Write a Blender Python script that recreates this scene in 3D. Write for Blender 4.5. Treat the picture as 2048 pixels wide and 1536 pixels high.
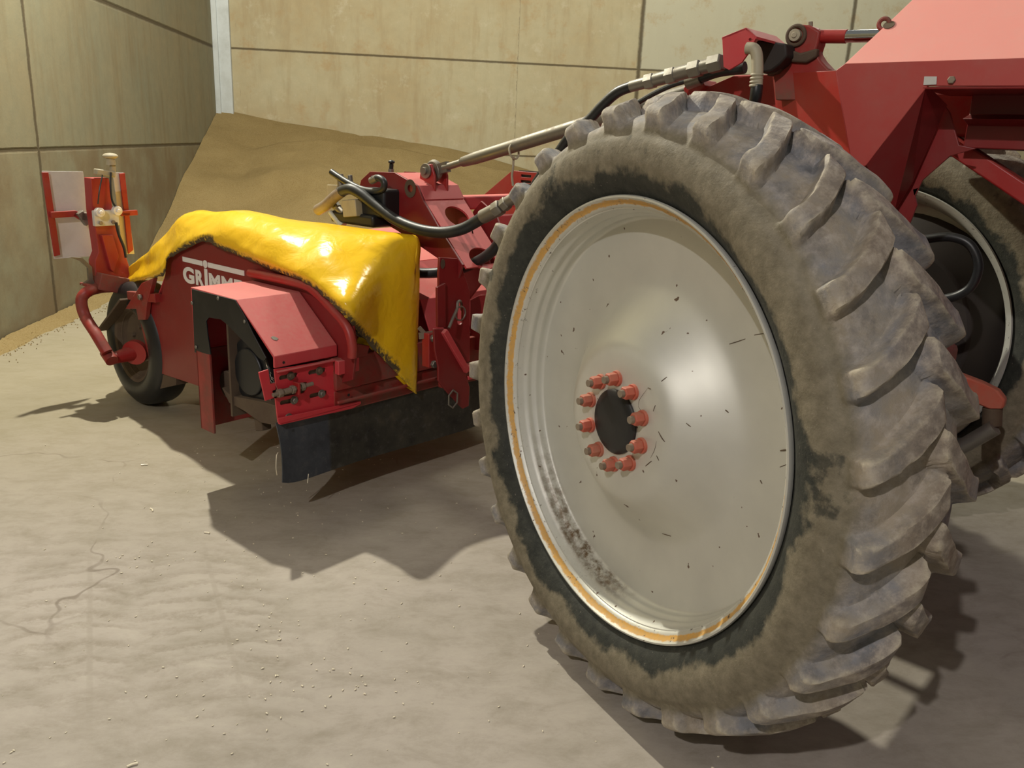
import bpy, math, random
from mathutils import Vector, Matrix, noise
from mathutils.geometry import tessellate_polygon
random.seed(7)
for o in list(bpy.data.objects): bpy.data.objects.remove(o, do_unlink=True)
scene = bpy.context.scene
COL = scene.collection
R = math.radians

# ------------------------------------------------------------------ camera
H = 1.69
cam_d = bpy.data.cameras.new('camera')
cam = bpy.data.objects.new('camera', cam_d)
COL.objects.link(cam)
cam_d.sensor_width = 36.0
cam_d.lens = 36.0 * 1680 / 2048
cam_d.clip_end = 200
YAW, PIT, ROL = R(5.9), R(16.2), R(2.5)
fw = Vector((math.sin(YAW) * math.cos(PIT), math.cos(YAW) * math.cos(PIT), -math.sin(PIT)))
r0 = Vector((math.cos(YAW), -math.sin(YAW), 0))
u0 = r0.cross(fw)
rr = math.cos(ROL) * r0 + math.sin(ROL) * u0
uu = -math.sin(ROL) * r0 + math.cos(ROL) * u0
M = Matrix((rr, uu, -fw)).transposed().to_4x4()
M.translation = Vector((0, 0, H))
cam.matrix_world = M
scene.camera = cam

# ------------------------------------------------------------------ world, lamps, exposure
world = bpy.data.worlds.new('world')
scene.world = world
world.use_nodes = True
bg = world.node_tree.nodes['Background']
bg.inputs[0].default_value = (0.95, 0.95, 0.88, 1)
bg.inputs[1].default_value = 0.16
scene.view_settings.view_transform = 'Standard'
scene.view_settings.look = 'None'
scene.view_settings.exposure = 0.0
scene.view_settings.gamma = 1.0
scene.view_settings.use_curve_mapping = False

def lamp(name, loc, power, col, size):
    d = bpy.data.lights.new(name, 'POINT')
    d.energy = power
    d.color = col
    d.shadow_soft_size = size
    o = bpy.data.objects.new(name, d)
    o.location = loc
    COL.objects.link(o)
    return o
lamp('shed_lamp', (-2.6, -2.8, 5.4), 780, (1.0, 0.94, 0.93), 0.06)
lamp('roof_lamp', (-1.88, 6.37, 5.4), 1450, (1.0, 0.95, 0.80), 0.06)
lamp('back_fill', (4.5, 8.5, 7.5), 850, (1.0, 0.95, 0.80), 0.9)  # soft fill added to brighten the back wall and grain

# ------------------------------------------------------------------ materials
def lin(c):
    return tuple(((x / 255) / 12.92 if x / 255 <= 0.04045 else ((x / 255 + 0.055) / 1.055) ** 2.4) for x in c)

class NT:
    def __init__(s, name):
        s.m = bpy.data.materials.new(name)
        s.m.use_nodes = True
        s.t = s.m.node_tree
        s.b = s.t.nodes['Principled BSDF']
        s.co = None
    def n(s, kind, **kw):
        nd = s.t.nodes.new(kind)
        for k, v in kw.items():
            setattr(nd, k, v)
        return nd
    def l(s, a, b):
        s.t.links.new(a, b)
    def coord(s, kind='Object'):
        if s.co is None:
            s.co = s.n('ShaderNodeTexCoord')
        return s.co.outputs[kind]
    def noise(s, scale, detail=4, rough=0.6, vec=None, dist=0.0):
        nd = s.n('ShaderNodeTexNoise')
        nd.inputs['Scale'].default_value = scale
        nd.inputs['Detail'].default_value = detail
        nd.inputs['Roughness'].default_value = rough
        nd.inputs['Distortion'].default_value = dist
        s.l(vec if vec is not None else s.coord(), nd.inputs['Vector'])
        return nd.outputs['Fac']
    def ramp(s, fac, stops):
        nd = s.n('ShaderNodeValToRGB')
        e = nd.color_ramp.elements
        while len(e) < len(stops):
            e.new(0.5)
        for i, (p, c) in enumerate(stops):
            e[i].position = p
            if not isinstance(c, (tuple, list)):
                c = (c, c, c)
            e[i].color = (c[0], c[1], c[2], 1)
        s.l(fac, nd.inputs[0])
        return nd.outputs[0]
    def mix(s, fac, a, b, mode='MIX'):
        nd = s.n('ShaderNodeMix', data_type='RGBA', blend_type=mode)
        for sock, v in ((nd.inputs[0], fac), (nd.inputs[6], a), (nd.inputs[7], b)):
            if isinstance(v, (int, float)):
                sock.default_value = v
            elif isinstance(v, (tuple, list)):
                sock.default_value = (v[0], v[1], v[2], 1)
            else:
                s.l(v, sock)
        return nd.outputs[2]
    def math(s, op, a, b=0.0, c=None, clamp=False):
        nd = s.n('ShaderNodeMath', operation=op, use_clamp=clamp)
        for i, v in enumerate((a, b) if c is None else (a, b, c)):
            if isinstance(v, (int, float)):
                nd.inputs[i].default_value = v
            else:
                s.l(v, nd.inputs[i])
        return nd.outputs[0]
    def band(s, x, lo, hi, soft):
        a = s.mapr(x, lo - soft, lo + soft)
        b = s.mapr(x, hi + soft, hi - soft)
        return s.math('MULTIPLY', a, b)
    def mapr(s, x, a, b, c=0.0, d=1.0):
        nd = s.n('ShaderNodeMapRange')
        nd.clamp = True
        s.l(x, nd.inputs[0])
        for i, v in enumerate((a, b, c, d)):
            nd.inputs[i + 1].default_value = v
        return nd.outputs[0]
    def xyz(s, vec=None):
        nd = s.n('ShaderNodeSeparateXYZ')
        s.l(vec if vec is not None else s.coord(), nd.inputs[0])
        return nd.outputs
    def bump(s, h, strength=0.3, dist=0.01):
        nd = s.n('ShaderNodeBump')
        nd.inputs['Strength'].default_value = strength
        nd.inputs['Distance'].default_value = dist
        s.l(h, nd.inputs['Height'])
        s.l(nd.outputs[0], s.b.inputs['Normal'])
    def set(s, col=None, rough=None, metal=None, spec=None, coat=None):
        for key, v in (('Base Color', col), ('Roughness', rough), ('Metallic', metal), ('Specular IOR Level', spec), ('Coat Weight', coat)):
            if v is None:
                continue
            sock = s.b.inputs[key]
            if isinstance(v, (tuple, list)):
                sock.default_value = (v[0], v[1], v[2], 1)
            elif isinstance(v, (int, float)):
                sock.default_value = v
            else:
                s.l(v, sock)
        return s.m

MAT = {}
def paint(name, col, dust=(0.30, 0.24, 0.17), rough=0.38, lo=0.45, hi=0.8, amt=0.35, up=0.25, metal=0.0):
    s = NT(name)
    n1 = s.noise(6, 6, 0.65)
    n2 = s.noise(55, 5, 0.7)
    geo = s.n('ShaderNodeNewGeometry')
    nz = s.xyz(geo.outputs['Normal'])[2]
    upf = s.mapr(nz, 0.2, 1.0, 0.0, up)
    d = s.math('ADD', s.mapr(n1, lo, hi, 0, amt), upf, clamp=True)
    d = s.math('MULTIPLY', d, s.mapr(n2, 0.25, 0.6, 0.5, 1.0))
    c = s.mix(d, col, dust)
    s.set(col=c, rough=s.mapr(d, 0, 0.6, rough, 0.8), metal=metal)
    s.bump(n2, 0.06, 0.004)
    MAT[name] = s.m
    return s.m
paint('red_paint', (0.36, 0.022, 0.020), dust=(0.22, 0.15, 0.11))
paint('red_dark', (0.215, 0.016, 0.017), dust=(0.16, 0.10, 0.08), amt=0.25, rough=0.33)
paint('red_faded', (0.44, 0.060, 0.052), dust=(0.35, 0.20, 0.16), amt=0.3, rough=0.45)
paint('hood_red_highlight', (0.90, 0.34, 0.29), dust=(0.75, 0.45, 0.38), amt=0.2, up=0.35, rough=0.4)  # pale pink holds the bright highlight on the hood's red paint
paint('red_pink', (0.58, 0.060, 0.070), dust=(0.50, 0.26, 0.21), amt=0.2, up=0.5, rough=0.42)
paint('red_bright', (0.62, 0.035, 0.050), dust=(0.30, 0.12, 0.10), amt=0.3, rough=0.4)
paint('red_worn', (0.30, 0.022, 0.018), dust=(0.16, 0.10, 0.07), lo=0.38, hi=0.66, amt=0.85)
paint('nut_orange', (0.52, 0.10, 0.06), dust=(0.36, 0.22, 0.14), lo=0.35, hi=0.7, amt=0.6)
paint('bolt_steel', (0.30, 0.25, 0.19), dust=(0.20, 0.14, 0.09), lo=0.3, hi=0.7, amt=0.7, metal=0.3)
paint('steel', (0.27, 0.26, 0.225), dust=(0.22, 0.18, 0.13), lo=0.35, hi=0.75, amt=0.6, metal=0.75, rough=0.33)
paint('chrome', (0.75, 0.77, 0.78), amt=0.0, up=0.0, metal=1.0, rough=0.12)
paint('black_rubber', (0.012, 0.013, 0.014), dust=(0.10, 0.095, 0.08), lo=0.5, hi=0.9, amt=0.25, up=0.08, rough=0.42)
paint('black_iron', (0.022, 0.017, 0.014), dust=(0.04, 0.028, 0.02), lo=0.4, hi=0.8, amt=0.5, up=0.1, rough=0.65)
paint('hose_black', (0.016, 0.018, 0.019), dust=(0.12, 0.11, 0.09), lo=0.5, hi=0.9, amt=0.3, up=0.12, rough=0.38)
paint('brown_dirt', (0.085, 0.055, 0.035), dust=(0.16, 0.12, 0.07), lo=0.35, hi=0.7, amt=0.6, rough=0.8)
paint('white_plate', (0.62, 0.61, 0.57), dust=(0.34, 0.32, 0.28), lo=0.4, hi=0.75, amt=0.35, rough=0.5)
paint('white_letter', (0.80, 0.78, 0.74), amt=0.12, up=0.0, rough=0.45)
paint('beige_part', (0.42, 0.38, 0.27), dust=(0.2, 0.17, 0.12), amt=0.5, rough=0.55)
paint('galvanised', (0.52, 0.56, 0.56), dust=(0.35, 0.36, 0.33), lo=0.4, hi=0.8, amt=0.5, rough=0.45, metal=0.25)

def flap_mat():
    s = NT('flap_rubber')
    n1 = s.noise(5, 7, 0.7)
    n2 = s.noise(30, 5, 0.7)
    ox = s.xyz()[0]
    new = s.ramp(n1, [(0.35, (0.026, 0.031, 0.040)), (0.55, (0.050, 0.058, 0.070)), (0.72, (0.10, 0.10, 0.10))])  # near end up to the fold: bluish light put into the colour
    past_fold = s.ramp(n1, [(0.35, (0.014, 0.014, 0.012)), (0.55, (0.040, 0.038, 0.028)), (0.72, (0.085, 0.070, 0.045))])
    c = s.mix(s.mapr(s.math('ADD', ox, s.math('MULTIPLY', n2, 0.03)), 0.285, 0.30), new, past_fold)
    c = s.mix(s.mapr(n2, 0.55, 0.8, 0, 0.4), c, (0.16, 0.16, 0.15))
    s.set(col=c, rough=0.55)
    s.bump(n2, 0.1, 0.004)
    MAT['flap_rubber'] = s.m
flap_mat()

def tarp_mat():
    s = NT('yellow_tarp')
    n1 = s.noise(3, 4, 0.5)
    n2 = s.noise(40, 5, 0.65)
    at = s.n('ShaderNodeAttribute', attribute_name='dirt')
    c = s.mix(s.mapr(n1, 0.3, 0.7), (0.93, 0.60, 0.018), (0.90, 0.54, 0.014))
    d = s.math('MULTIPLY', at.outputs['Fac'], s.mapr(n2, 0.32, 0.6, 0.2, 1.3), clamp=True)
    c = s.mix(s.mapr(d, 0.2, 0.62), c, (0.085, 0.06, 0.025))
    n3 = s.noise(14, 5, 0.7)
    c = s.mix(s.mapr(n3, 0.62, 0.8, 0, 0.35), c, (0.35, 0.22, 0.05))
    s.set(col=c, rough=s.mapr(d, 0, 0.6, 0.24, 0.85), spec=0.6)
    n4 = s.noise(9, 3, 0.5, dist=0.6)
    s.bump(n4, 0.35, 0.02)
    MAT['yellow_tarp'] = s.m
tarp_mat()

def tyre_mat():
    s = NT('tyre_rubber')
    x, y, z = s.xyz()
    r = s.math('SQRT', s.math('ADD', s.math('MULTIPLY', y, y), s.math('MULTIPLY', z, z)))
    n1 = s.noise(4.5, 7, 0.62)
    n2 = s.noise(26, 6, 0.7)
    n3 = s.noise(110, 4, 0.7)
    dark = s.mix(s.mapr(n2, 0.3, 0.7), (0.020, 0.023, 0.020), (0.050, 0.052, 0.042))
    dusty = s.mix(s.mapr(n2, 0.35, 0.7), (0.15, 0.13, 0.088), (0.25, 0.22, 0.155))
    # sidewall: clean close to the rim, mud further out, ragged border
    bord = s.math('ADD', r, s.math('MULTIPLY', s.math('SUBTRACT', n1, 0.5), -0.22))
    side = s.mapr(bord, 0.695, 0.715)
    patch = s.mapr(n1, 0.62, 0.66, 1, 0.25)
    c = s.mix(s.math('MULTIPLY', side, patch), dark, dusty)
    # tread: greyish bars and smooth pockets
    tread = s.mapr(s.math('ADD', r, s.math('MULTIPLY', n2, 0.02)), 0.822, 0.848)
    pocket = s.ramp(n1, [(0.30, (0.09, 0.095, 0.105)), (0.43, (0.22, 0.22, 0.23)), (0.52, (0.29, 0.265, 0.23)), (0.60, (0.32, 0.275, 0.21)), (0.70, (0.37, 0.315, 0.25))])
    pocket = s.mix(s.mapr(n2, 0.48, 0.70, 0, 0.7), pocket, (0.46, 0.41, 0.36))
    pocket = s.mix(s.mapr(s.noise(12, 6, 0.75), 0.50, 0.36, 0, 0.5), pocket, (0.12, 0.11, 0.105))
    c = s.mix(tread, c, pocket)
    lugtop = s.mapr(s.math('ADD', r, s.math('MULTIPLY', n2, 0.03)), 0.895, 0.92)
    c = s.mix(s.math('MULTIPLY', lugtop, 0.65), c, s.mix(s.mapr(n2, 0.4, 0.65), (0.17, 0.13, 0.10), (0.42, 0.36, 0.28)))
    c = s.mix(s.mapr(n3, 0.64, 0.76, 0, 0.5), c, (0.45, 0.41, 0.33))
    g2 = s.n('ShaderNodeNewGeometry')
    edge = s.math('MULTIPLY', s.mapr(g2.outputs['Pointiness'], 0.515, 0.56), s.mapr(n2, 0.35, 0.6))
    c = s.mix(s.math('MULTIPLY', s.math('MULTIPLY', edge, tread), 0.75), c, (0.52, 0.46, 0.34))
    s.set(col=c, rough=s.mapr(n1, 0.3, 0.7, 0.5, 0.85), spec=0.35)
    s.bump(s.math('ADD', n2, s.math('MULTIPLY', n3, 0.35)), 0.55, 0.006)
    MAT['tyre_rubber'] = s.m
tyre_mat()

def rim_mat():
    s = NT('rim_silver')
    x, y, z = s.xyz()
    r = s.math('SQRT', s.math('ADD', s.math('MULTIPLY', y, y), s.math('MULTIPLY', z, z)))
    n1 = s.noise(5, 4, 0.5)
    n2 = s.noise(28, 7, 0.75)
    n3 = s.noise(75, 4, 0.7)
    base = s.mix(s.mapr(n1, 0.3, 0.7), (0.60, 0.60, 0.545), (0.68, 0.68, 0.615))
    # yellow primer showing in the flange, with ragged edges and rust specks
    rj = s.math('ADD', r, s.math('MULTIPLY', s.math('SUBTRACT', n2, 0.5), 0.016))
    yb = s.math('MULTIPLY', s.band(rj, 0.6175, 0.6305, 0.0015), s.mapr(x, 0.035, 0.03))
    yel = s.mix(s.mapr(n3, 0.35, 0.7), (0.66, 0.36, 0.07), (0.52, 0.33, 0.13))
    c = s.mix(yb, base, yel)
    rust = s.math('MULTIPLY', s.mapr(n3, 0.60, 0.64), s.math('MULTIPLY', s.mapr(n2, 0.48, 0.56), s.band(r, 0.606, 0.634, 0.004)))
    c = s.mix(rust, c, (0.045, 0.022, 0.012))
    chips = s.math('MULTIPLY', s.mapr(s.noise(34, 2, 0.5), 0.735, 0.75), 0.9)
    c = s.mix(chips, c, (0.10, 0.045, 0.02))
    # dirt lying low in the barrel
    dirt = s.math('MULTIPLY', s.math('MULTIPLY', s.band(rj, 0.582, 0.600, 0.005), s.math('MULTIPLY', s.mapr(z, -0.18, -0.50), s.mapr(y, -0.05, 0.1))), s.mapr(n2, 0.42, 0.6, 0.25, 1.0))
    c = s.mix(dirt, c, (0.14, 0.09, 0.045))
    s.set(col=c, rough=0.52, metal=s.mapr(yb, 0, 1, 0.5, 0.0), spec=0.5)
    MAT['rim_silver'] = s.m
rim_mat()

def concrete(name, tint_a, tint_b, seams_v, seams_h, axis, streak=True, extra=None):
    """panels: vertical seams at given positions along axis, horizontal seams at heights"""
    s = NT(name)
    geo = s.n('ShaderNodeNewGeometry')
    P = geo.outputs['Position']
    x, y, z = s.xyz(P)
    a = x if axis == 'x' else y
    n1 = s.noise(0.9, 6, 0.6, P)
    n2 = s.noise(7, 7, 0.7, P)
    n3 = s.noise(45, 4, 0.65, P)
    mp = s.n('ShaderNodeMapping')
    mp.inputs['Scale'].default_value = (2.2, 2.2, 0.35)
    s.l(P, mp.inputs[0])
    n4 = s.noise(2.0, 5, 0.65, mp.outputs[0])
    c = s.mix(s.mapr(n1, 0.35, 0.65), tint_a, tint_b)
    c = s.mix(s.mapr(n4, 0.50, 0.75, 0, 0.5), c, tuple(v * k for v, k in zip(tint_a, (0.68, 0.55, 0.42))))
    c = s.mix(s.mapr(n2, 0.35, 0.75, 0, 0.35), c, tuple(v * 0.66 for v in tint_b))
    c = s.mix(s.mapr(s.noise(5.5, 6, 0.75, mp.outputs[0]), 0.68, 0.78, 0, 0.55), c, (0.12, 0.10, 0.07))
    if extra:
        c = extra(s, c, a, z, P)
    line = None
    for (p, w) in seams_v:
        jit = s.math('ADD', a, s.math('MULTIPLY', s.math('SUBTRACT', n2, 0.5), 0.04))
        b = s.band(jit, p - w, p + w, w * 0.5)
        line = b if line is None else s.math('MAXIMUM', line, b)
    for (p, w) in seams_h:
        jit = s.math('ADD', z, s.math('MULTIPLY', s.math('SUBTRACT', n2, 0.5), 0.015))
        b = s.band(jit, p - w, p + w, w * 0.5)
        line = b if line is None else s.math('MAXIMUM', line, b)
    c = s.mix(s.math('MULTIPLY', line, 0.85), c, (0.075, 0.055, 0.030))
    s.set(col=c, rough=0.85, spec=0.25)
    h = s.math('SUBTRACT', s.math('ADD', s.math('MULTIPLY', n2, 0.4), s.math('MULTIPLY', n3, 0.2)), s.math('MULTIPLY', line, 2.0))
    s.bump(h, 0.5, 0.01)
    MAT[name] = s.m
    return s.m

def bw_extra(s, c, a, z, P):
    grey = s.mapr(a, SEAM2 - 0.01, SEAM2 + 0.01)
    grey = s.math('MULTIPLY', grey, s.mapr(z, 2.84, 2.86))
    c = s.mix(s.math('MULTIPLY', grey, 0.8), c, (0.50, 0.49, 0.38))
    nz = s.noise(2.6, 7, 0.72, P)
    nb = s.noise(9.0, 6, 0.7, P)
    c = s.mix(s.mapr(nz, 0.56, 0.70, 0, 0.55), c, (0.40, 0.27, 0.13))
    c = s.mix(s.mapr(nz, 0.42, 0.30, 0, 0.6), c, (0.56, 0.52, 0.38))
    c = s.mix(s.math('MULTIPLY', s.mapr(nb, 0.66, 0.74), s.mapr(nz, 0.45, 0.6, 0, 0.6)), c, (0.13, 0.11, 0.07))
    j1 = s.math('ADD', a, s.math('MULTIPLY', s.math('SUBTRACT', nb, 0.5), 0.06))
    c = s.mix(s.math('MULTIPLY', s.band(j1, SEAM1 - 0.006, SEAM1 + 0.006, 0.004), s.mapr(nb, 0.42, 0.6, 0.1, 0.7)), c, (0.16, 0.13, 0.085))
    return c
SEAM1, SEAM2 = 1.319, 3.252

concrete('concrete_back', (0.43, 0.35, 0.205), (0.48, 0.435, 0.29), [(SEAM2, 0.03), (6.68, 0.03)], [(1.442, 0.012), (2.845, 0.014)], 'x', extra=bw_extra)
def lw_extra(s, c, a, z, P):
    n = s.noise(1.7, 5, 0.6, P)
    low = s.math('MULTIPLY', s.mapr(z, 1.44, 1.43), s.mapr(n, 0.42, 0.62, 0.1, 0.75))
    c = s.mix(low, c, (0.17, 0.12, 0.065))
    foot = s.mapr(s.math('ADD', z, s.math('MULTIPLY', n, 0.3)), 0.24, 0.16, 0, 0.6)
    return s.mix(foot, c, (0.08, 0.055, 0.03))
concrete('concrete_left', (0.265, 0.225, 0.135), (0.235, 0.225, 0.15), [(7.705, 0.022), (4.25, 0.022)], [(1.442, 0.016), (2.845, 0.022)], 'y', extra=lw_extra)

def floor_mat():
    s = NT('concrete_floor')
    geo = s.n('ShaderNodeNewGeometry')
    P = geo.outputs['Position']
    x, y, z = s.xyz(P)
    n1 = s.noise(0.8, 6, 0.6, P)
    mp = s.n('ShaderNodeMapping')
    mp.inputs['Scale'].default_value = (1.0, 1.7, 1.0)
    mp.inputs['Rotation'].default_value = (0, 0, 0.25)
    s.l(P, mp.inputs[0])
    n2 = s.noise(4.5, 8, 0.75, mp.outputs[0], dist=0.25)
    n3 = s.noise(38, 4, 0.7, P)
    c = s.mix(s.mapr(n1, 0.35, 0.65), (0.375, 0.337, 0.285), (0.435, 0.387, 0.34))
    c = s.mix(s.mapr(n2, 0.46, 0.72, 0, 0.55), c, (0.21, 0.185, 0.13))
    c = s.mix(s.mapr(n2, 0.44, 0.30, 0, 0.35), c, (0.50, 0.46, 0.38))
    far = s.mapr(y, 2.9, 5.0)
    c = s.mix(s.math('MULTIPLY', far, 0.62), c, (0.27, 0.235, 0.13))  # shade painted in: darker towards the back, offsetting the roof lamp
    # dirty tyre tracks running towards the heap: herringbone prints either side of a thin line
    for (cx, w0, w1) in ((-1.166, -0.25, 0.13), (-0.709, -0.28, 0.20)):
        a = s.math('ADD', x, s.math('MULTIPLY', s.math('SUBTRACT', y, 2.7), 0.372))
        a = s.math('SUBTRACT', a, cx)
        ab = s.math('ABSOLUTE', a)
        inside = s.band(s.math('ADD', a, s.math('MULTIPLY', s.math('SUBTRACT', n2, 0.5), 0.1)), w0, w1, 0.03)
        yr = s.band(y, 2.25, 3.2, 0.25)
        inside = s.math('MULTIPLY', inside, yr)
        ph = s.math('ADD', s.math('MULTIPLY', y, 66.0), s.math('MULTIPLY', ab, 16.0))
        ph = s.math('ADD', ph, s.math('MULTIPLY', n2, 11.0))
        st = s.mapr(s.math('SINE', ph), 0.0, 0.8)
        core = s.mapr(ab, 0.013, 0.006, 0, 0.22)
        amt = s.math('MULTIPLY', s.math('MULTIPLY', st, inside), s.mapr(n3, 0.35, 0.6, 0.1, 0.42))
        amt = s.math('MAXIMUM', amt, s.math('MULTIPLY', core, yr))
        c = s.mix(amt, c, (0.215, 0.18, 0.13))
    v = s.n('ShaderNodeTexVoronoi')
    v.feature = 'DISTANCE_TO_EDGE'
    v.inputs['Scale'].default_value = 0.55
    v.inputs['Randomness'].default_value = 1.0
    vv = s.n('ShaderNodeVectorMath', operation='ADD')
    sc = s.n('ShaderNodeVectorMath', operation='SCALE')
    nn = s.n('ShaderNodeTexNoise')
    nn.inputs['Scale'].default_value = 3.0
    s.l(P, nn.inputs['Vector'])
    s.l(nn.outputs['Color'], sc.inputs[0]); sc.inputs['Scale'].default_value = 0.35
    s.l(P, vv.inputs[0]); s.l(sc.outputs[0], vv.inputs[1]); s.l(vv.outputs[0], v.inputs['Vector'])
    crack = s.math('MULTIPLY', s.mapr(v.outputs['Distance'], 0.004, 0.0015), s.mapr(n1, 0.52, 0.6))
    c = s.mix(s.math('MULTIPLY', crack, 0.5), c, (0.12, 0.09, 0.06))
    c = s.mix(s.mapr(n3, 0.66, 0.78, 0, 0.35), c, (0.16, 0.13, 0.09))
    s.set(col=c, rough=s.mapr(n2, 0.3, 0.7, 0.62, 0.85), spec=0.3)
    s.bump(s.math('ADD', s.math('MULTIPLY', n2, 0.5), s.math('MULTIPLY', n3, 0.4)), 0.22, 0.008)
    MAT['concrete_floor'] = s.m
floor_mat()

def grain_mat():
    s = NT('grain')
    geo = s.n('ShaderNodeNewGeometry')
    P = geo.outputs['Position']
    n1 = s.noise(1.6, 5, 0.6, P)
    n2 = s.noise(95, 4, 0.75, P)
    n3 = s.noise(26, 5, 0.8, P)
    c = s.mix(s.mapr(n1, 0.35, 0.65), (0.30, 0.205, 0.075), (0.38, 0.27, 0.11))
    c = s.mix(s.mapr(n2, 0.4, 0.65, 0, 0.7), c, (0.44, 0.35, 0.18))
    c = s.mix(s.mapr(n2, 0.45, 0.3, 0, 0.6), c, (0.14, 0.095, 0.04))
    c = s.mix(s.mapr(n3, 0.66, 0.75, 0, 0.6), c, (0.50, 0.42, 0.24))
    s.set(col=c, rough=0.85, spec=0.2)
    s.bump(s.math('ADD', n2, n3), 0.8, 0.02)
    MAT['grain'] = s.m
grain_mat()
s = NT('straw'); s.set(col=(0.85, 0.78, 0.60), rough=0.35); MAT['straw'] = s.m

# ------------------------------------------------------------------ mesh helper
class MB:
    def __init__(s):
        s.v = []; s.f = []; s.mi = []; s.cur = 0
    def add(s, vs, fs):
        b = len(s.v)
        s.v += [tuple(v) for v in vs]
        s.f += [tuple(b + i for i in f) for f in fs]
        s.mi += [s.cur] * len(fs)
        return s
    def prism(s, outline, vec, holes=()):
        """planar outline (with holes) extruded by vec"""
        loops = [[Vector(p) for p in outline]] + [[Vector(p) for p in h] for h in holes]
        flat = [p for l in loops for p in l]
        tris = tessellate_polygon(loops)
        vec = Vector(vec)
        n = len(flat)
        if len(loops) == 1 and not s.concave(loops[0]):
            fs = [tuple(range(n)), tuple(reversed(range(n, 2 * n)))]
        else:
            fs = [tuple(t) for t in tris] + [tuple(reversed([i + n for i in t])) for t in tris]
        b = 0
        for l in loops:
            m = len(l)
            for i in range(m):
                j = (i + 1) % m
                fs.append((b + i, b + j, b + j + n, b + i + n))
            b += m
        return s.add(flat + [p + vec for p in flat], fs)
    @staticmethod
    def concave(l):
        n = len(l)
        nrm = Vector((0, 0, 0))
        for i in range(n):
            nrm += l[i].cross(l[(i + 1) % n])
        for i in range(n):
            a, b, c = l[i - 1], l[i], l[(i + 1) % n]
            if (b - a).cross(c - b).dot(nrm) < -1e-12:
                return True
        return False
    def box(s, lo, hi):
        (a, b, c), (d, e, f) = lo, hi
        vs = [(a, b, c), (d, b, c), (d, e, c), (a, e, c), (a, b, f), (d, b, f), (d, e, f), (a, e, f)]
        return s.add(vs, [(0, 3, 2, 1), (4, 5, 6, 7), (0, 1, 5, 4), (1, 2, 6, 5), (2, 3, 7, 6), (3, 0, 4, 7)])
    def bar(s, p, q, w, h, up=(0, 0, 1)):
        """box section from p to q"""
        p, q, up = Vector(p), Vector(q), Vector(up)
        d = (q - p).normalized()
        sx = d.cross(up).normalized() * w / 2
        sy = sx.cross(d).normalized() * h / 2
        vs = []
        for c in (p, q):
            vs += [c - sx - sy, c + sx - sy, c + sx + sy, c - sx + sy]
        return s.add(vs, [(0, 1, 2, 3), (7, 6, 5, 4), (0, 4, 5, 1), (1, 5, 6, 2), (2, 6, 7, 3), (3, 7, 4, 0)])
    def frames(s, pts):
        pts = [Vector(p) for p in pts]
        out = []
        t0 = (pts[1] - pts[0]).normalized()
        up = Vector((0, 0, 1)) if abs(t0.z) < 0.9 else Vector((1, 0, 0))
        x = t0.cross(up).normalized()
        for i, p in enumerate(pts):
            t = (pts[min(i + 1, len(pts) - 1)] - pts[max(i - 1, 0)]).normalized()
            x = (x - t * x.dot(t)).normalized()
            out.append((p, x, t.cross(x)))
        return out
    def tube(s, pts, r, n=14, smooth=True, caps=True, closed=False):
        pts = [Vector(p) for p in pts]
        if smooth and len(pts) > 2:
            pts = spline(pts, 8)
        rs = r if isinstance(r, (list, tuple)) else [r] * len(pts)
        if len(rs) != len(pts):
            rs = [rs[min(int(i * len(rs) / len(pts)), len(rs) - 1)] for i in range(len(pts))]
        vs = []; fs = []
        for (p, x, y), q in zip(s.frames(pts), rs):
            for k in range(n):
                a = 2 * math.pi * k / n
                vs.append(p + x * math.cos(a) * q + y * math.sin(a) * q)
        for i in range(len(pts) - 1):
            for k in range(n):
                a = i * n + k; b = i * n + (k + 1) % n
                fs.append((a, b, b + n, a + n))
        if caps:
            fs.append(tuple(reversed(range(n))))
            fs.append(tuple(range((len(pts) - 1) * n, len(pts) * n)))
        return s.add(vs, fs)
    def cyl(s, p, q, r, r2=None, n=24):
        return s.tube([p, q], [r, r if r2 is None else r2], n, smooth=False)
    def hexbolt(s, p, d, r, h, n=6):
        p = Vector(p); d = Vector(d).normalized()
        return s.tube([p, p + d * h * 0.85, p + d * h], [r, r, r * 0.85], n, smooth=False)
    def lathe(s, prof, n=128, axis='x', a0=0.0):
        """profile of (x, radius) about local x"""
        vs = []; fs = []
        m = len(prof)
        for k in range(n):
            a = 2 * math.pi * k / n
            for (x, r) in prof:
                vs.append((x, r * math.cos(a), r * math.sin(a)))
        for k in range(n):
            for i in range(m - 1):
                a = k * m + i; b = ((k + 1) % n) * m + i
                fs.append((a, a + 1, b + 1, b))
        return s.add(vs, fs)
    def ball(s, c, r, seg=16, rings=10, sc=(1, 1, 1)):
        vs = []; fs = []
        for i in range(rings + 1):
            th = math.pi * i / rings
            for k in range(seg):
                a = 2 * math.pi * k / seg
                vs.append((c[0] + r * sc[0] * math.sin(th) * math.cos(a), c[1] + r * sc[1] * math.sin(th) * math.sin(a), c[2] + r * sc[2] * math.cos(th)))
        for i in range(rings):
            for k in range(seg):
                a = i * seg + k; b = i * seg + (k + 1) % seg
                fs.append((a, b, b + seg, a + seg))
        return s.add(vs, fs)
    def torus(s, c, ax, R1, r, n=24, m=8, stretch=None):
        c = Vector(c); ax = Vector(ax).normalized()
        up = Vector((0, 0, 1)) if abs(ax.z) < 0.9 else Vector((1, 0, 0))
        x = ax.cross(up).normalized(); y = ax.cross(x)
        vs = []; fs = []
        for i in range(n):
            a = 2 * math.pi * i / n
            d = x * math.cos(a) + y * math.sin(a)
            k = (x * math.cos(a) + y * math.sin(a) * (stretch or 1.0)) * R1
            for j in range(m):
                b = 2 * math.pi * j / m
                vs.append(c + k + d * r * math.cos(b) + ax * r * math.sin(b))
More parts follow.
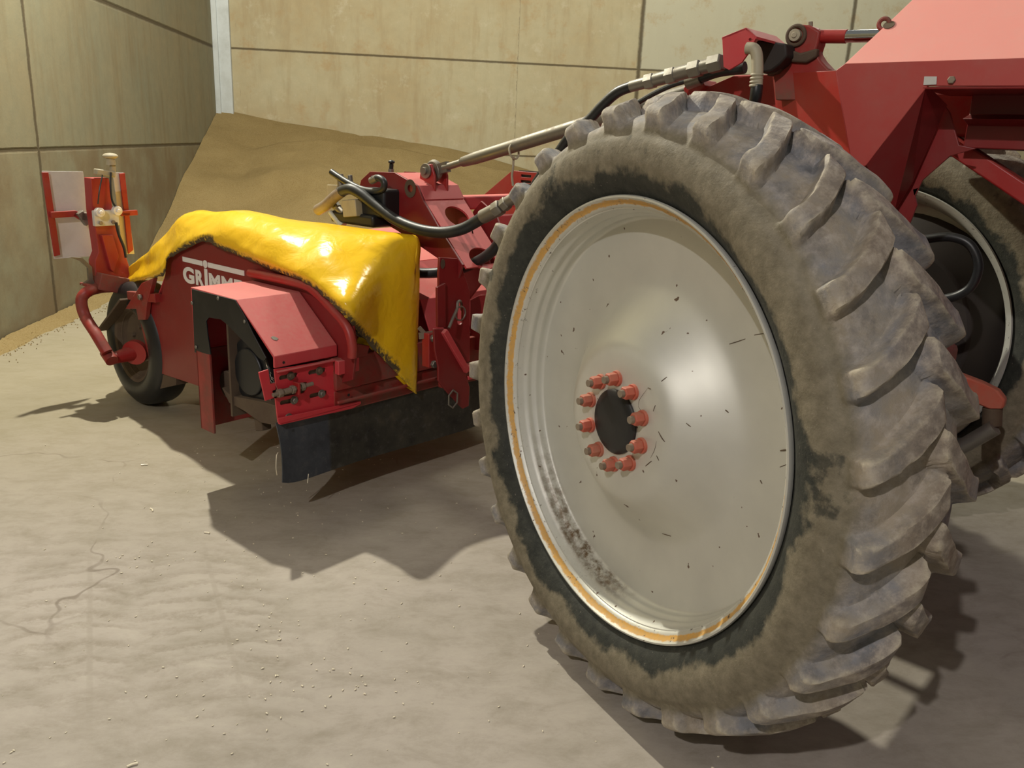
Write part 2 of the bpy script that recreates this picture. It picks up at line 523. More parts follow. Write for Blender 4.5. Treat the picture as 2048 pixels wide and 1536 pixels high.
        for i in range(n):
            for j in range(m):
                fs.append((i * m + j, ((i + 1) % n) * m + j, ((i + 1) % n) * m + (j + 1) % m, i * m + (j + 1) % m))
        return s.add(vs, fs)
    def build(s, name, mat, parent=None, bevel=0.0, seg=2, angle=35, kind=None, fix=True, subd=0):
        me = bpy.data.meshes.new(name)
        me.from_pydata(s.v, [], s.f)
        mats = mat if isinstance(mat, (list, tuple)) else [mat]
        for m in mats:
            me.materials.append(MAT[m])
        me.polygons.foreach_set('material_index', s.mi)
        if fix:
            import bmesh
            bm = bmesh.new(); bm.from_mesh(me)
            bmesh.ops.recalc_face_normals(bm, faces=bm.faces)
            bm.to_mesh(me); bm.free()
        me.shade_smooth()
        me.set_sharp_from_angle(angle=R(angle))
        o = bpy.data.objects.new(name, me)
        COL.objects.link(o)
        if parent:
            o.parent = parent
        if kind:
            o['kind'] = kind
        if bevel:
            b = o.modifiers.new('bevel', 'BEVEL')
            b.width = bevel; b.segments = seg; b.limit_method = 'ANGLE'; b.angle_limit = R(32)
            b.harden_normals = False
        return o

def spline(pts, k=8):
    out = []
    P = [pts[0] + (pts[0] - pts[1])] + list(pts) + [pts[-1] + (pts[-1] - pts[-2])]
    for i in range(1, len(P) - 2):
        a, b, c, d = P[i - 1], P[i], P[i + 1], P[i + 2]
        for j in range(k):
            t = j / k
            out.append(0.5 * ((2 * b) + (c - a) * t + (2 * a - 5 * b + 4 * c - d) * t * t + (3 * b - a - 3 * c + d) * t ** 3))
    out.append(Vector(pts[-1]))
    return out

def tag(o, label=None, cat=None, group=None, kind=None):
    if label: o['label'] = label
    if cat: o['category'] = cat
    if group: o['group'] = group
    if kind: o['kind'] = kind
    return o
def empty(name, loc, rz=0, parent=None):
    o = bpy.data.objects.new(name, None)
    COL.objects.link(o)
    o.location = loc
    o.rotation_euler = (0, 0, rz)
    o.empty_display_size = 0.2
    if parent: o.parent = parent
    return o
def circ(c, ax, r, n=24, sy=1.0):
    """circle points; ax: two unit vectors spanning the plane"""
    c = Vector(c); a, b = Vector(ax[0]), Vector(ax[1])
    return [c + a * r * math.cos(2 * math.pi * k / n) + b * r * sy * math.sin(2 * math.pi * k / n) for k in range(n)]
def slot(c, ax, L, w, n=8):
    c = Vector(c); a, b = Vector(ax[0]), Vector(ax[1])
    pts = []
    for k in range(n + 1):
        t = -math.pi / 2 + math.pi * k / n
        pts.append(c + a * (L / 2 + w / 2 * math.cos(t)) + b * w / 2 * math.sin(t))
    for k in range(n + 1):
        t = math.pi / 2 + math.pi * k / n
        pts.append(c + a * (-L / 2 + w / 2 * math.cos(t)) + b * w / 2 * math.sin(t))
    return pts
EU, EV, EZ = Vector((1, 0, 0)), Vector((0, 1, 0)), Vector((0, 0, 1))

# ------------------------------------------------------------------ the store: floor, walls, corner post
f = MB(); f.box((-3.7, -7.0, -0.15), (10.5, 14.4, 0.0)); f.build('floor', 'concrete_floor', kind='structure')
w = MB(); w.box((-3.7, 14.0, 0.0), (10.5, 14.25, 5.6)); w.build('wall_back', 'concrete_back', kind='structure')
w = MB(); w.box((-3.56, -7.0, 0.0), (-3.31, 14.0, 5.6)); w.build('wall_left', 'concrete_left', kind='structure')
w = MB()
w.box((-3.31, 13.93, 1.0), (-3.055, 14.0, 5.6))
w.box((-3.31, 13.90, 1.0), (-3.23, 13.93, 5.6))
w.build('trim_corner_post', 'galvanised', kind='structure', bevel=0.006)
w = MB(); w.box((-3.245, 13.885, 2.60), (-3.05, 13.95, 2.61)); 

# grain heap against the back wall
def ridge(x):
    pts = [(-3.31, 1.96), (-2.37, 1.80), (-0.82, 1.64), (0.28, 1.51), (0.77, 1.42), (1.6, 1.22), (3.0, 1.0), (6.0, 0.7), (8.5, 0.2)]
    for (a, za), (b, zb) in zip(pts, pts[1:]):
        if x <= b:
            return za + (zb - za) * (x - a) / (b - a)
    return 0.0
def crest(x):
    pts = [(-3.31, 1.10), (-2.85, 1.30), (-2.5, 1.43), (-2.2, 1.51), (-1.63, 1.58), (-1.05, 1.54), (-0.47, 1.49), (0.27, 1.38), (0.72, 1.31), (1.6, 1.12), (3.0, 0.85), (6.0, 0.5), (8.5, 0.0)]
    for (a, za), (b, zb) in zip(pts, pts[1:]):
        if x <= b:
            return za + (zb - za) * (x - a) / (b - a)
    return 0.0
def heap(x, y):
    m = ridge(x) - 0.455 * (14 - y)
    if y < 13:
        c = crest(x) - 0.46 * (13 - y) - 0.02 * (1 - math.exp(-(13 - y) * 4))
    else:
        t = y - 13
        c = crest(x) * (1 - t) + ridge(x) * t - 0.16 * math.sin(math.pi * t)
    k = 0.022
    z = k * math.log(math.exp(m / k) + math.exp(c / k))
    z += 0.11 * math.exp(-((x + 2.05 - 0.3 * (y - 11.9)) / 0.85) ** 2 - ((y - 11.95) / 0.30) ** 2)
    z += 0.09 * math.exp(-((x - 1.3) / 0.8) ** 2 - ((y - 12.2) / 0.4) ** 2)
    z += 0.04 * noise.noise(Vector((x * 1.3, y * 1.3, 3))) + 0.018 * noise.noise(Vector((x * 4, y * 4, 1))) + 0.008 * noise.noise(Vector((x * 11, y * 11, 1)))
    return min(z, ridge(x) + 0.005) if y > 13.4 else z
g = MB()
NX, NY = 240, 160
vs = []
for j in range(NY + 1):
    for i in range(NX + 1):
        x = -3.305 + 9.6 * i / NX; y = 7.6 + 6.395 * j / NY
        vs.append((x, y, max(heap(x, y), -0.02)))
fs = [(j * (NX + 1) + i, j * (NX + 1) + i + 1, (j + 1) * (NX + 1) + i + 1, (j + 1) * (NX + 1) + i) for j in range(NY) for i in range(NX)]
fs = [q for q in fs if max(vs[k][2] for k in q) > -0.015]
g.add(vs, fs)
o = g.build('grain_heap', 'grain', fix=False, angle=80)
tag(o, 'big heap of tan harvested grain sloping from the back wall corner', 'grain', kind='stuff')

# grain swept along the foot of the left wall
g = MB()
N = 240
for i in range(N + 1):
    y = 1.0 + 8.6 * i / N
    wd = 0.13 + 0.05 * noise.noise(Vector((y * 2.2, 0, 0))) + 0.03 * noise.noise(Vector((y * 9, 0, 0))) + 0.02 * (y - 5)
    h = 0.045 + 0.02 * noise.noise(Vector((y * 4, 5, 0)))
    for k, (a, b) in enumerate(((0, 1.0), (0.2, 0.95), (0.45, 0.6), (0.7, 0.3), (0.9, 0.08), (1.0, -0.02))):
        g.v.append((max(-3.306, -3.306 + wd * a + 0.008 * noise.noise(Vector((y * 30, k, 0)))), y, h * b * (1 + 0.3 * noise.noise(Vector((y * 25, k * 3, 2))))))
for i in range(N):
    for k in range(5):
        a = i * 6 + k
        g.f.append((a, a + 1, a + 7, a + 6)); g.mi.append(0)
for i in range(1300):
    y = random.uniform(1.0, 9.6); x = -3.30 + abs(random.gauss(0, 0.13)) + 0.02
    c = Vector((x, y, 0.004 + max(0, 0.045 * (1 - (x + 3.31) / 0.14))))
    d = Vector((random.uniform(-1, 1), random.uniform(-1, 1), random.uniform(-.3, .3))).normalized()
    g.tube([c - d * 0.006, c, c + d * 0.006], [0.001, 0.004, 0.001], 5, smooth=False)
o = g.build('spilled_grain', 'grain', fix=False, angle=80)
tag(o, 'thin line of spilled grain along the foot of the left wall', 'grain', kind='stuff')

# loose kernels scattered on the floor
g = MB()
def kernel(x, y, s=1.0):
    c = Vector((x, y, 0.0022 * s)); a = random.uniform(0, math.pi)
    d = Vector((math.cos(a), math.sin(a), random.uniform(-0.1, 0.1)))
    g.tube([c - d * 0.0045 * s, c - d * 0.002 * s, c + d * 0.002 * s, c + d * 0.0045 * s], [0.0006 * s, 0.0021 * s, 0.0021 * s, 0.0006 * s], 6, smooth=False)
for i in range(330):
    x = random.gauss(-0.55, 0.6); y = random.uniform(1.3, 4.6)
    kernel(x, y, random.uniform(0.55, 1.15))
for cx, cy, nn_ in ((-1.15, 3.2, 14), (-0.55, 2.6, 16), (-0.2, 2.3, 12), (0.9, 1.9, 10), (-0.45, 2.35, 10)):
    for i in range(nn_):
        kernel(random.gauss(cx, 0.07), random.gauss(cy, 0.07), random.uniform(0.7, 1.3))
o = g.build('scattered_kernels', 'straw', fix=False, angle=80)
tag(o, 'loose pale kernels scattered over the concrete floor', 'grain kernels', kind='stuff')

# short straw pieces
def straw(p, ang, L, bend, label):
    b = MB()
    c = Vector((0, 0, 0.0035)); d = Vector((math.cos(ang), math.sin(ang), 0)); e = Vector((-d.y, d.x, 0))
    b.tube([c - d * L / 2, c + e * bend, c + d * L / 2], 0.0035, 8)
    o = b.build('straw_piece', 'straw')
    o.location = (p[0], p[1], 0)
    return tag(o, label, 'straw', 'short pieces of straw lying on the floor')
straw((-1.4509, 4.1882, 0.0000), 0.25, 0.034, 0.002, 'short pale straw piece on the floor nearest the red drive guard')
straw((-1.2484, 3.6433, 0.0000), -1.0, 0.036, 0.004, 'bent pale straw piece on the floor below the topmost straw piece')
straw((-0.9449, 3.4093, 0.0000), -0.3, 0.026, 0.001, 'pale straw piece lying just left of the machine shadow tip')
straw((-0.7921, 1.9980, 0.0000), 0.5, 0.028, 0.002, 'pale straw piece at the bottom left edge of the floor')

# ------------------------------------------------------------------ the harvester (local axes: x across, y ahead, z up)
G0 = Vector((-0.654, 3.518, 0))
hv = empty('root_crop_harvester', G0, R(44))
tag(hv, 'red root crop harvester with big silver front wheel and a haulm topper on its front', 'harvester')

# ---- big front wheels
def tyre_mesh():
    NL, K = 29, 34
    N = NL * K
    step = 2 * math.pi / NL
    # section (x across from outer rim lip, radius) going round the casing
    sec = [(0.050, 0.612), (0.034, 0.622), (0.018, 0.642), (0.006, 0.652), (-0.012, 0.670), (-0.028, 0.70), (-0.036, 0.735), (-0.035, 0.765), (-0.031, 0.784),
           (-0.027, 0.789), (-0.020, 0.797), (-0.011, 0.812), (0.000, 0.826), (0.015, 0.838), (0.04, 0.848), (0.08, 0.859), (0.12, 0.866), (0.165, 0.869)]
    full = [Vector((a, b, 0)) for a, b in sec] + [Vector((0.33 - a, b, 0)) for a, b in reversed(sec[:-1])]
    fine = []
    for a, b in zip(full, full[1:]):
        L = (b - a).length
        k = max(1, round(L / (0.0062 if a.y > 0.78 and b.y > 0.78 else 0.014)))
        for j in range(k):
            fine.append(a + (b - a) * j / k)
    fine.append(full[-1])
    for it in range(2):
        fine = [fine[0]] + [(fine[i - 1] + fine[i] * 2 + fine[i + 1]) / 4 for i in range(1, len(fine) - 1)] + [fine[-1]]
    m = len(fine)
    nor = []
    for i in range(m):
        t = (fine[min(i + 1, m - 1)] - fine[max(i - 1, 0)]).normalized()
        nor.append(Vector((-t.y, t.x, 0)))
    def sm(x):
        x = max(0.0, min(1.0, x)); return x * x * (3 - 2 * x)
    b = MB()
    ph0 = R(-4.0)
    for k in range(N):
        a00 = 2 * math.pi * k / N
        for i in range(m):
            p = fine[i]
            x, r = p.x, p.y
            tc = max(0.0, min(1.25, (x if x < 0.165 else 0.33 - x) / 0.165))
            a = a00 - R(8.6) * (0.6 * tc + 0.4 * tc * tc)
            ca, sa = math.cos(a), math.sin(a)
            h = 0.0
            if r > 0.786:
                side = 0 if x < 0.165 else 1
                for side in (0, 1):
                    xx = x if side == 0 else 0.33 - x
                    t = (xx - 0.0) / 0.165
                    if t > 1.25: continue
                    tt = max(t, 0)
                    cen = ph0 + (step / 2 if side else 0) - R(8.6) * (0.6 * tt + 0.4 * tt * tt)
                    d = (a - cen + step / 2) % step - step / 2
                    idx = int(round((a - cen - d) / step)) % NL
                    w1 = noise.noise(Vector((idx * 3.7, side * 9, 0.3)))
                    dm = d * r
                    hw = 0.021 + 0.010 * min(1, tt) + 0.006 * max(0, 1 - (tt + 0.05) * 5) + 0.003 * w1 + 0.004 * noise.noise(Vector((x * 30, idx * 5, side)))
                    e = 0.017
                    hh = sm((hw + e - abs(dm)) / e) if abs(dm) > hw - 0.002 else 1.0
                    inner = sm((1.14 + 0.10 * w1 - t) / 0.16)
                    outer = sm((r - 0.800) / 0.040) if x < 0.02 or x > 0.31 else 1.0
                    # flat crowned top: radius rises to 0.92 at the middle
                    top = 0.884 + 0.036 * sm((xx - 0.0) / 0.15) - r
                    top = max(0.0, min(top, 0.056)) if xx > -0.002 else 0.040
                    wear = 1 - 0.10 * abs(w1) - 0.10 * noise.noise(Vector((x * 25, dm * 25, idx))) * 0.6
                    h = max(h, hh * inner * outer * top * wear)
                # webbing between the lugs, a shallow fillet
            n = nor[i]
            # ribs scuffed in the shoulder
            g_ = 0.0
            q = p + n * (h + g_) + Vector((0, 0.0016 * noise.noise(Vector((x * 9, ca * 6, sa * 6))), 0))
            b.v.append((q.x, -q.y * ca * -1.0, q.y * sa))
    for k in range(N):
        for i in range(m - 1):
            a0 = k * m + i; b0 = ((k + 1) % N) * m + i
            b.f.append((a0, a0 + 1, b0 + 1, b0)); b.mi.append(0)
    return b

RIM = [(0.030, 0.606), (0.016, 0.640), (0.004, 0.6435), (-0.002, 0.641), (-0.003, 0.636), (0.003, 0.631), (0.012, 0.626), (0.018, 0.619), (0.022, 0.612),
       (0.034, 0.607), (0.050, 0.604), (0.058, 0.600), (0.063, 0.5955), (0.070, 0.5935), (0.077, 0.5955), (0.084, 0.5945), (0.092, 0.587), (0.098, 0.5845), (0.107, 0.5865), (0.118, 0.584), (0.1240, 0.5795)]
DISC = [(0.1240, 0.5795), (0.1255, 0.5600), (0.1280, 0.5300), (0.1320, 0.4900), (0.1360, 0.4500), (0.1360, 0.4150), (0.1290, 0.3800), (0.1070, 0.3450), (0.0780, 0.3100),
        (0.0520, 0.2800), (0.0300, 0.2550), (0.0140, 0.2330), (0.0060, 0.2120), (0.0030, 0.1900), (0.0020, 0.1600), (0.0020, 0.1050), (0.0020, 0.0955)]
BACK = [(0.002, 0.0955), (0.016, 0.0955), (0.018, 0.17), (0.024, 0.215), (0.048, 0.245), (0.094, 0.285), (0.133, 0.34), (0.150, 0.42), (0.138, 0.55), (0.136, 0.580), (0.17, 0.575), (0.24, 0.578),
        (0.27, 0.592), (0.30, 0.604), (0.318, 0.615), (0.326, 0.63), (0.331, 0.640), (0.325, 0.6435), (0.312, 0.638), (0.302, 0.612)]
def rim_mesh():
    b = MB()
    prof = RIM + DISC[1:] + BACK[1:]
    pts = [Vector((x, r, 0)) for x, r in prof]
    a = len(RIM) - 1
    disc = spline(pts[a:a + len(DISC)], 4)
    fine = pts[:a] + disc + pts[a + len(DISC):]
    b.lathe([(p.x, p.y) for p in fine], 192)
    return b
tyre_me = None
def front_wheel(name, loc, rz, lab):
    global tyre_me
    wh = rim_mesh().build('front_wheel', 'rim_silver', hv, fix=True, angle=50)
    wh.location = loc; wh.rotation_euler = (0, 0, rz)
    if lab: wh['label'] = lab
    if tyre_me is None:
        t = tyre_mesh().build('tyre', 'tyre_rubber', wh, fix=True, angle=48)
        t['label'] = 'dusty black tractor tyre with chevron lugs'
        tyre_me = t.data
    else:
        t = bpy.data.objects.new('tyre', tyre_me); COL.objects.link(t); t.parent = wh
    if lab and 'nearest' in lab:
        prof_d = sorted([(r, x) for x, r in DISC + RIM[-3:]])
        def sx(y_, z_):
            r_ = math.hypot(y_, z_)
            for (ra, xa), (rb, xb) in zip(prof_d, prof_d[1:]):
                if r_ <= rb: return xa + (xb - xa) * (r_ - ra) / (rb - ra)
            return prof_d[-1][1]
        marks = [([(-0.1264, 0.1371), (-0.1385, 0.1367)], .003), ([(-0.1264, 0.1371), (-0.0974, 0.0957), (-0.0937, 0.0742)], .0012), ([(-0.0937, 0.0742), (-0.1206, 0.0530), (-0.1147, 0.0321)], .0018), ([(-0.1849, 0.0299), (-0.2000, 0.0161), (-0.2114, 0.0084)], .0035),
                 ([(-0.1814, 0.0012), (-0.1770, -0.0267), (-0.1640, -0.0549)], .0016), ([(-0.1467, -0.0851), (-0.1692, -0.0620)], .0028), ([(-0.1651, 0.1645), (-0.1734, 0.1780)], .003), ([(-0.1571, 0.0790), (-0.1628, 0.0979)], .0025),
                 ([(-0.1869, -0.0396), (-0.1969, -0.0509)], .003), ([(-0.2800, 0.2843), (-0.3298, 0.3088)], .002), ([(-0.3615, 0.3261), (-0.4011, 0.3399)], .0022), ([(-0.4933, 0.0615), (-0.5215, 0.0740)], .0045), ([(-0.4987, 0.0199), (-0.5216, 0.0363)], .002),
                 ([(-0.3205, 0.1193), (-0.3287, 0.1135)], .003), ([(-0.1259, -0.3236), (-0.1567, -0.3194)], .0025), ([(-0.2527, 0.0705), (-0.2636, 0.0626)], .0025), ([(-0.4383, -0.0393), (-0.4462, -0.0459)], .003)]
        for pts_, w_ in marks:
            mk = MB()
            q_ = [Vector((sx(a_, b_), a_, b_)) for a_, b_ in pts_]
            sp_ = spline(q_, 5) if len(q_) > 2 else [q_[0], q_[0].lerp(q_[1], .5), q_[1]]
            n_ = len(sp_)
            mk.tube([Vector((sx(p_.y, p_.z), p_.y, p_.z)) for p_ in sp_], [w_ * 0.62 * (0.4 + 0.6 * math.sin(math.pi * (i_ + .5) / n_)) for i_ in range(n_)], 6, smooth=False)
            mk.build('rust_scratch', 'brown_dirt', wh)
    c = MB()
    c.lathe([(0.012, 0.0955), (-0.004, 0.0955), (-0.009, 0.090), (-0.012, 0.07), (-0.014, 0.0)], 48)
    c.build('hub_cap', 'black_rubber', wh)
    for k in range(10):
        a = R(14 + 36 * k)
        p = Vector((0, 0.1285 * math.cos(a), 0.1285 * math.sin(a)))
        n = MB()
        n.cyl(p + Vector((0.003, 0, 0)), p + Vector((-0.006, 0, 0)), 0.0235, 0.0225, 20)
        n.hexbolt(p + Vector((-0.006, 0, 0)), (-1, 0, 0), 0.0195, 0.029)
        ob = n.build('wheel_nut', 'nut_orange', wh, bevel=0.0012)
        n = MB()
        n.cyl(p + Vector((-0.03, 0, 0)), p + Vector((-0.047, 0, 0)), 0.0115, 0.0105, 16)
        n.build('wheel_stud', 'bolt_steel', wh)
    return wh
WC = Vector((-0.007, -1.727, 0.9175))
front_wheel('front_wheel', WC, R(-18.8), 'silver dished front wheel with orange nuts, nearest the camera')
front_wheel('front_wheel', (2.47, -1.80, 0.9175), R(-18.8 + 6 + 180), 'opposite front wheel in the shade behind the near tyre')
a = MB()
a.cyl((0.06, -1.73, 0.9175), (0.34, -1.76, 0.9175), 0.15, 0.13, 32)
a.box((0.30, -1.86, 0.80), (0.44, -1.62, 1.02))
a.box((0.40, -1.84, 0.84), (2.05, -1.66, 1.02))
a.box((2.0, -1.9, 0.80), (2.12, -1.66, 1.02))
a.cyl((2.05, -1.78, 0.9175), (2.40, -1.80, 0.9175), 0.13, 0.15, 32)
a.build('front_axle', 'red_worn', hv, bevel=0.008)

# ---- topper hood side panel with lettering
UP = 0.335
o = MB().prism([(0.3350, 1.0797, 0.2998), (0.3350, 1.7863, 0.2703), (0.3350, 1.8386, 0.4024), (0.3350, 1.8749, 0.5187), (0.3350, 1.9127, 0.6252), (0.3350, 1.8598, 0.6817), (0.3350, 1.7406, 0.7089), (0.3350, 1.6067, 0.7438), (0.3350, 1.5513, 0.8492), (0.3350, 1.5117, 0.9667), (0.3350, 1.3984, 1.0350), (0.3350, 1.0769, 1.1492), (0.3350, 0.9433, 1.1426), (0.3350, 0.6742, 1.1175), (0.3350, 0.4246, 1.0893), (0.3350, 0.1998, 1.0621), (0.3350, 0.0478, 0.9877), (0.3350, -0.1052, 0.8992), (0.3350, -0.1306, 0.7681), (0.3350, -0.1039, 0.6240), (0.3350, 0.4663, 0.3955)], (0.012, 0, 0)).build('hood_side_panel', 'red_dark', hv, bevel=0.002)
side = o
def letter_strokes():
    b = MB()
    return b
def glyph(ch, x0, x1, z0, z1):
    """letter made from a font outline, fitted into a box on the panel (x runs backwards along -y)"""
    cu = bpy.data.curves.new('glyph', 'FONT')
    cu.body = ch; cu.extrude = 0.002; cu.offset = 0.045; cu.resolution_u = 6
    ob = bpy.data.objects.new('glyph', cu); COL.objects.link(ob)
    bpy.context.view_layer.update()
    me = bpy.data.meshes.new_from_object(ob)
    vs = [v.co.copy() for v in me.vertices]
    fs = [tuple(p.vertices) for p in me.polygons]
    bpy.data.objects.remove(ob); bpy.data.curves.remove(cu); bpy.data.meshes.remove(me)
    ax, bx = min(v.x for v in vs), max(v.x for v in vs)
    az, bz = min(v.y for v in vs), max(v.y for v in vs)
    out = []
    for v in vs:
        fx = (v.x - ax) / (bx - ax); fz = (v.y - az) / (bz - az)
        out.append((UP - 0.001 - 0.5 * (v.z + 0.002), x0 + (x1 - x0) * fx, z0 + (z1 - z0) * fz))
    return out, fs
L0 = (0.3350, 1.3400, 0.8726); L1 = (0.3350, 0.7308, 1.0168); T0 = (0.3350, 1.3290, 0.9563)
b = MB()
y_l, y_r = (0.3350, 1.3338, 0.9202)[1], (0.3350, 0.7446, 0.9598)[1]
zb, zt = 0.868, 0.958
def fy(p):  # pixel column of the letter row to y on the panel
    return p
for ch, (a, c) in (('G', ((0.3350, 1.3348, 0.9118)[1], (0.3350, 1.2194, 0.9163)[1])), ('R', ((0.3350, 1.2031, 0.9239)[1], (0.3350, 1.1225, 0.9213)[1])), ('M', ((0.3350, 1.0676, 0.9234)[1], (0.3350, 0.9602, 0.9302)[1])),
                   ('M', ((0.3350, 0.9457, 0.9322)[1], (0.3350, 0.8420, 0.9388)[1])), ('E', ((0.3350, 0.8284, 0.9355)[1], (0.3350, 0.7552, 0.9407)[1]))):
    vs, fs = glyph(ch, a, c, zb + (0.004 if ch != 'G' else 0), zt - (0.004 if ch != 'G' else 0))
    b.add(vs, fs)
ya, yb = (0.3350, 1.1117, 0.9281)[1], (0.3350, 1.0821, 0.9268)[1]
b.box((UP - 0.003, yb, zb + 0.002), (UP - 0.0005, ya, zt + 0.012))
yd = (0.3350, 1.0991, 0.9958)[1]
b.prism(circ((UP - 0.003, yd, 0.995), (EV, EZ), 0.021), (0.0025, 0, 0))
ye, yf = (0.3350, 1.3301, 0.9887)[1], (0.3350, 0.7319, 1.0042)[1]
b.box((UP - 0.003, yd + 0.027, 0.982), (UP - 0.0005, ye, 1.008))
b.box((UP - 0.003, yf, 0.982), (UP - 0.0005, yd - 0.027, 1.008))
b.build('lettering', 'white_letter', side, fix=True)

b = MB()
b.tube([(0.3100, 0.6436, 1.0105), (0.3100, 0.3926, 1.0152), (0.3100, 0.2053, 1.0131), (0.3100, 0.1165, 0.9916), (0.3100, -0.0116, 0.9274), (0.3100, -0.1013, 0.8682), (0.3100, -0.1344, 0.7954), (0.3100, -0.1334, 0.7385)], 0.021, 14)
b.build('edge_tube', 'red_paint', side)

# ---- hood shell and rear members
prof = [(0.3350, 1.6806, 0.7152), (0.3350, 1.4856, 0.9560), (0.3350, 1.3789, 1.0210), (0.3350, 1.0786, 1.1335), (0.3350, 0.9449, 1.1273), (0.3350, 0.6756, 1.1002), (0.3350, 0.3272, 1.0523), (0.335, 0.16, 0.86), (0.335, 0.12, 0.66)]
b = MB()
for (p, q) in zip(prof, prof[1:]):
    p, q = Vector(p), Vector(q)
    p.x = q.x = 0.34
    p.z -= 0.012; q.z -= 0.012
    n = (q - p).cross(EU).normalized() * 0.006
    b.prism([p, q, q + EU * 1.62, p + EU * 1.62], n)
b.build('hood_shell', 'red_pink', hv)
b = MB(); b.prism([(1.955,) + tuple((0.3350, 1.7411, 0.7059))[1:], (1.955,) + tuple((0.3350, 1.5117, 0.9667))[1:], (1.955,) + tuple((0.3350, 1.0769, 1.1492))[1:], (1.955,) + tuple((0.3350, 0.1998, 1.0621))[1:], (1.955,) + tuple((0.3350, -0.1306, 0.7681))[1:], (1.955,) + tuple((0.3350, 0.4663, 0.3955))[1:], (1.955,) + tuple((0.3350, 1.7863, 0.2703))[1:]], (0.012, 0, 0))
b.build('hood_side_panel', 'red_paint', hv)
b = MB()
b.box((0.30, -0.03, 0.56), (1.98, 0.05, 0.71))
b.box((0.30, -0.015, 0.45), (1.98, 0.03, 0.555))
b.box((0.30, -0.045, 0.50), (1.98, -0.03, 0.515))
b.build('rear_crossbeam', 'red_worn', hv, bevel=0.006)

# topper rotor inside
b = MB()
b.cyl((0.10, 0.55, 0.50), (1.9, 0.55, 0.50), 0.07, n=24)
for k in range(14):
    a = k * 2.4; u_ = 0.42 + k * 0.105
    d = Vector((0, math.cos(a), math.sin(a)))
    b.bar(Vector((u_, 0.55, 0.50)) + d * 0.06, Vector((u_, 0.55, 0.50)) + d * 0.27, 0.05, 0.02, up=(1, 0, 0))
b.build('topper_rotor', 'brown_dirt', hv, bevel=0.004)

# ---- rubber flap along the rear edge
b = MB()
NXf, NZf = 60, 10
for side_ in (0, 1):
    for j in range(NZf + 1):
        for i in range(NXf + 1):
            t = i / NXf
            u_ = -0.002 + 1.98 * t
            zt_ = 0.492 if u_ > 0.28 else 0.47
            zb_ = 0.172 + 0.030 * math.exp(-u_ / 0.06) + 0.004 * math.sin(u_ * 4)
            k = j / NZf
            bow = -0.02 * math.exp(-u_ / 0.25) * k + 0.010 * math.sin(u_ * 4.3) * k - 0.012 * k
            b.v.append((u_ + 0.012 * math.sin(k * 3.1) * math.exp(-u_ / 0.1), bow + side_ * 0.007 - 0.002, zt_ + (zb_ - zt_) * k))
m = (NXf + 1) * (NZf + 1)
for s_ in (0, 1):
    for j in range(NZf):
        for i in range(NXf):
            a = s_ * m + j * (NXf + 1) + i
            b.f.append((a, a + 1, a + NXf + 2, a + NXf + 1)); b.mi.append(0)
def rimq(a, c):
    b.f.append((a, c, c + m, a + m)); b.mi.append(0)
for i in range(NXf):
    rimq(i, i + 1); rimq(NZf * (NXf + 1) + i, NZf * (NXf + 1) + i + 1)
for j in range(NZf):
    rimq(j * (NXf + 1), (j + 1) * (NXf + 1)); rimq(j * (NXf + 1) + NXf, (j + 1) * (NXf + 1) + NXf)
fl_o = b.build('rubber_flap', 'flap_rubber', hv)
fl_o['label'] = 'hanging black rubber flap'
b = MB(); b.tube([(-0.0101, -0.0200, 0.3428), (-0.0249, -0.0300, 0.3333), (-0.0296, -0.0300, 0.2812), (-0.0195, -0.0200, 0.2402)], 0.002, 6)
b.build('frayed_thread', 'straw', fl_o)
b = MB()
b.tube([(0.1308, -0.0400, 0.2083), (0.1275, -0.0400, 0.1898), (0.1240, -0.0400, 0.1665)], 0.0018, 6)
b.build('frayed_thread', 'straw', fl_o)

# ---- drive guard
b = MB()
gp = [(-0.0000, 0.6520, 0.9692), (-0.0000, 0.2659, 0.9717), (0.0000, 0.2086, 0.9124), (-0.0000, 0.1416, 0.8379), (-0.0000, 0.0100, 0.7464), (-0.0000, 0.0051, 0.7100)]
gp = [Vector(p) for p in gp]
gp[0].z = gp[1].z = 0.971
gp[4].y = 0.0; gp[5].y = 0.0; gp[4].z = 0.752; gp[5].z = 0.712
gi = [Vector((0, 0.64, 0.960)), Vector((0, 0.268, 0.960)), Vector((0, 0.22, 0.925)), Vector((0, 0.16, 0.855)), Vector((0, 0.012, 0.748)), Vector((0, 0.012, 0.712))]
gl = [Vector((0, 0.655, 0.66)), Vector((0, 0.643, 0.66))]
out = [gl[0]] + gp + list(reversed(gi)) + [gl[1]]
# one bent sheet: straight slope between the bend and the lip
out = [Vector((0, 0.655, 0.66)), Vector((0, 0.652, 0.971)), Vector((0, 0.268, 0.971)), Vector((0, -0.004, 0.768)), Vector((0, -0.004, 0.716)),
       Vector((0, 0.006, 0.716)), Vector((0, 0.006, 0.762)), Vector((0, 0.264, 0.961)), Vector((0, 0.642, 0.961)), Vector((0, 0.645, 0.66))]
b.prism(out, (0.330, 0, 0))
guard = b.build('drive_guard', 'red_pink', hv, bevel=0.003)
b = MB()
b.prism([(-0.0040, 0.6365, 0.9648), (-0.0040, 0.2715, 0.9691), (-0.0040, 0.2025, 0.9095), (-0.0040, 0.1428, 0.8404), (-0.0040, 0.0516, 0.7519), (-0.0040, 0.0714, 0.7346), (-0.0040, 0.1086, 0.7405), (-0.0040, 0.1527, 0.7630), (-0.0040, 0.2087, 0.7882), (-0.0040, 0.2851, 0.8193), (-0.0040, 0.3432, 0.8453), (-0.0040, 0.3992, 0.8609), (-0.0040, 0.5011, 0.8530), (-0.0040, 0.5249, 0.8326), (-0.0040, 0.5192, 0.7678), (-0.0040, 0.5031, 0.6782), (-0.0040, 0.6470, 0.6596)], (0.006, 0, 0))
ef = b.build('guard_end_plate', 'black_rubber', guard, bevel=0.0015)
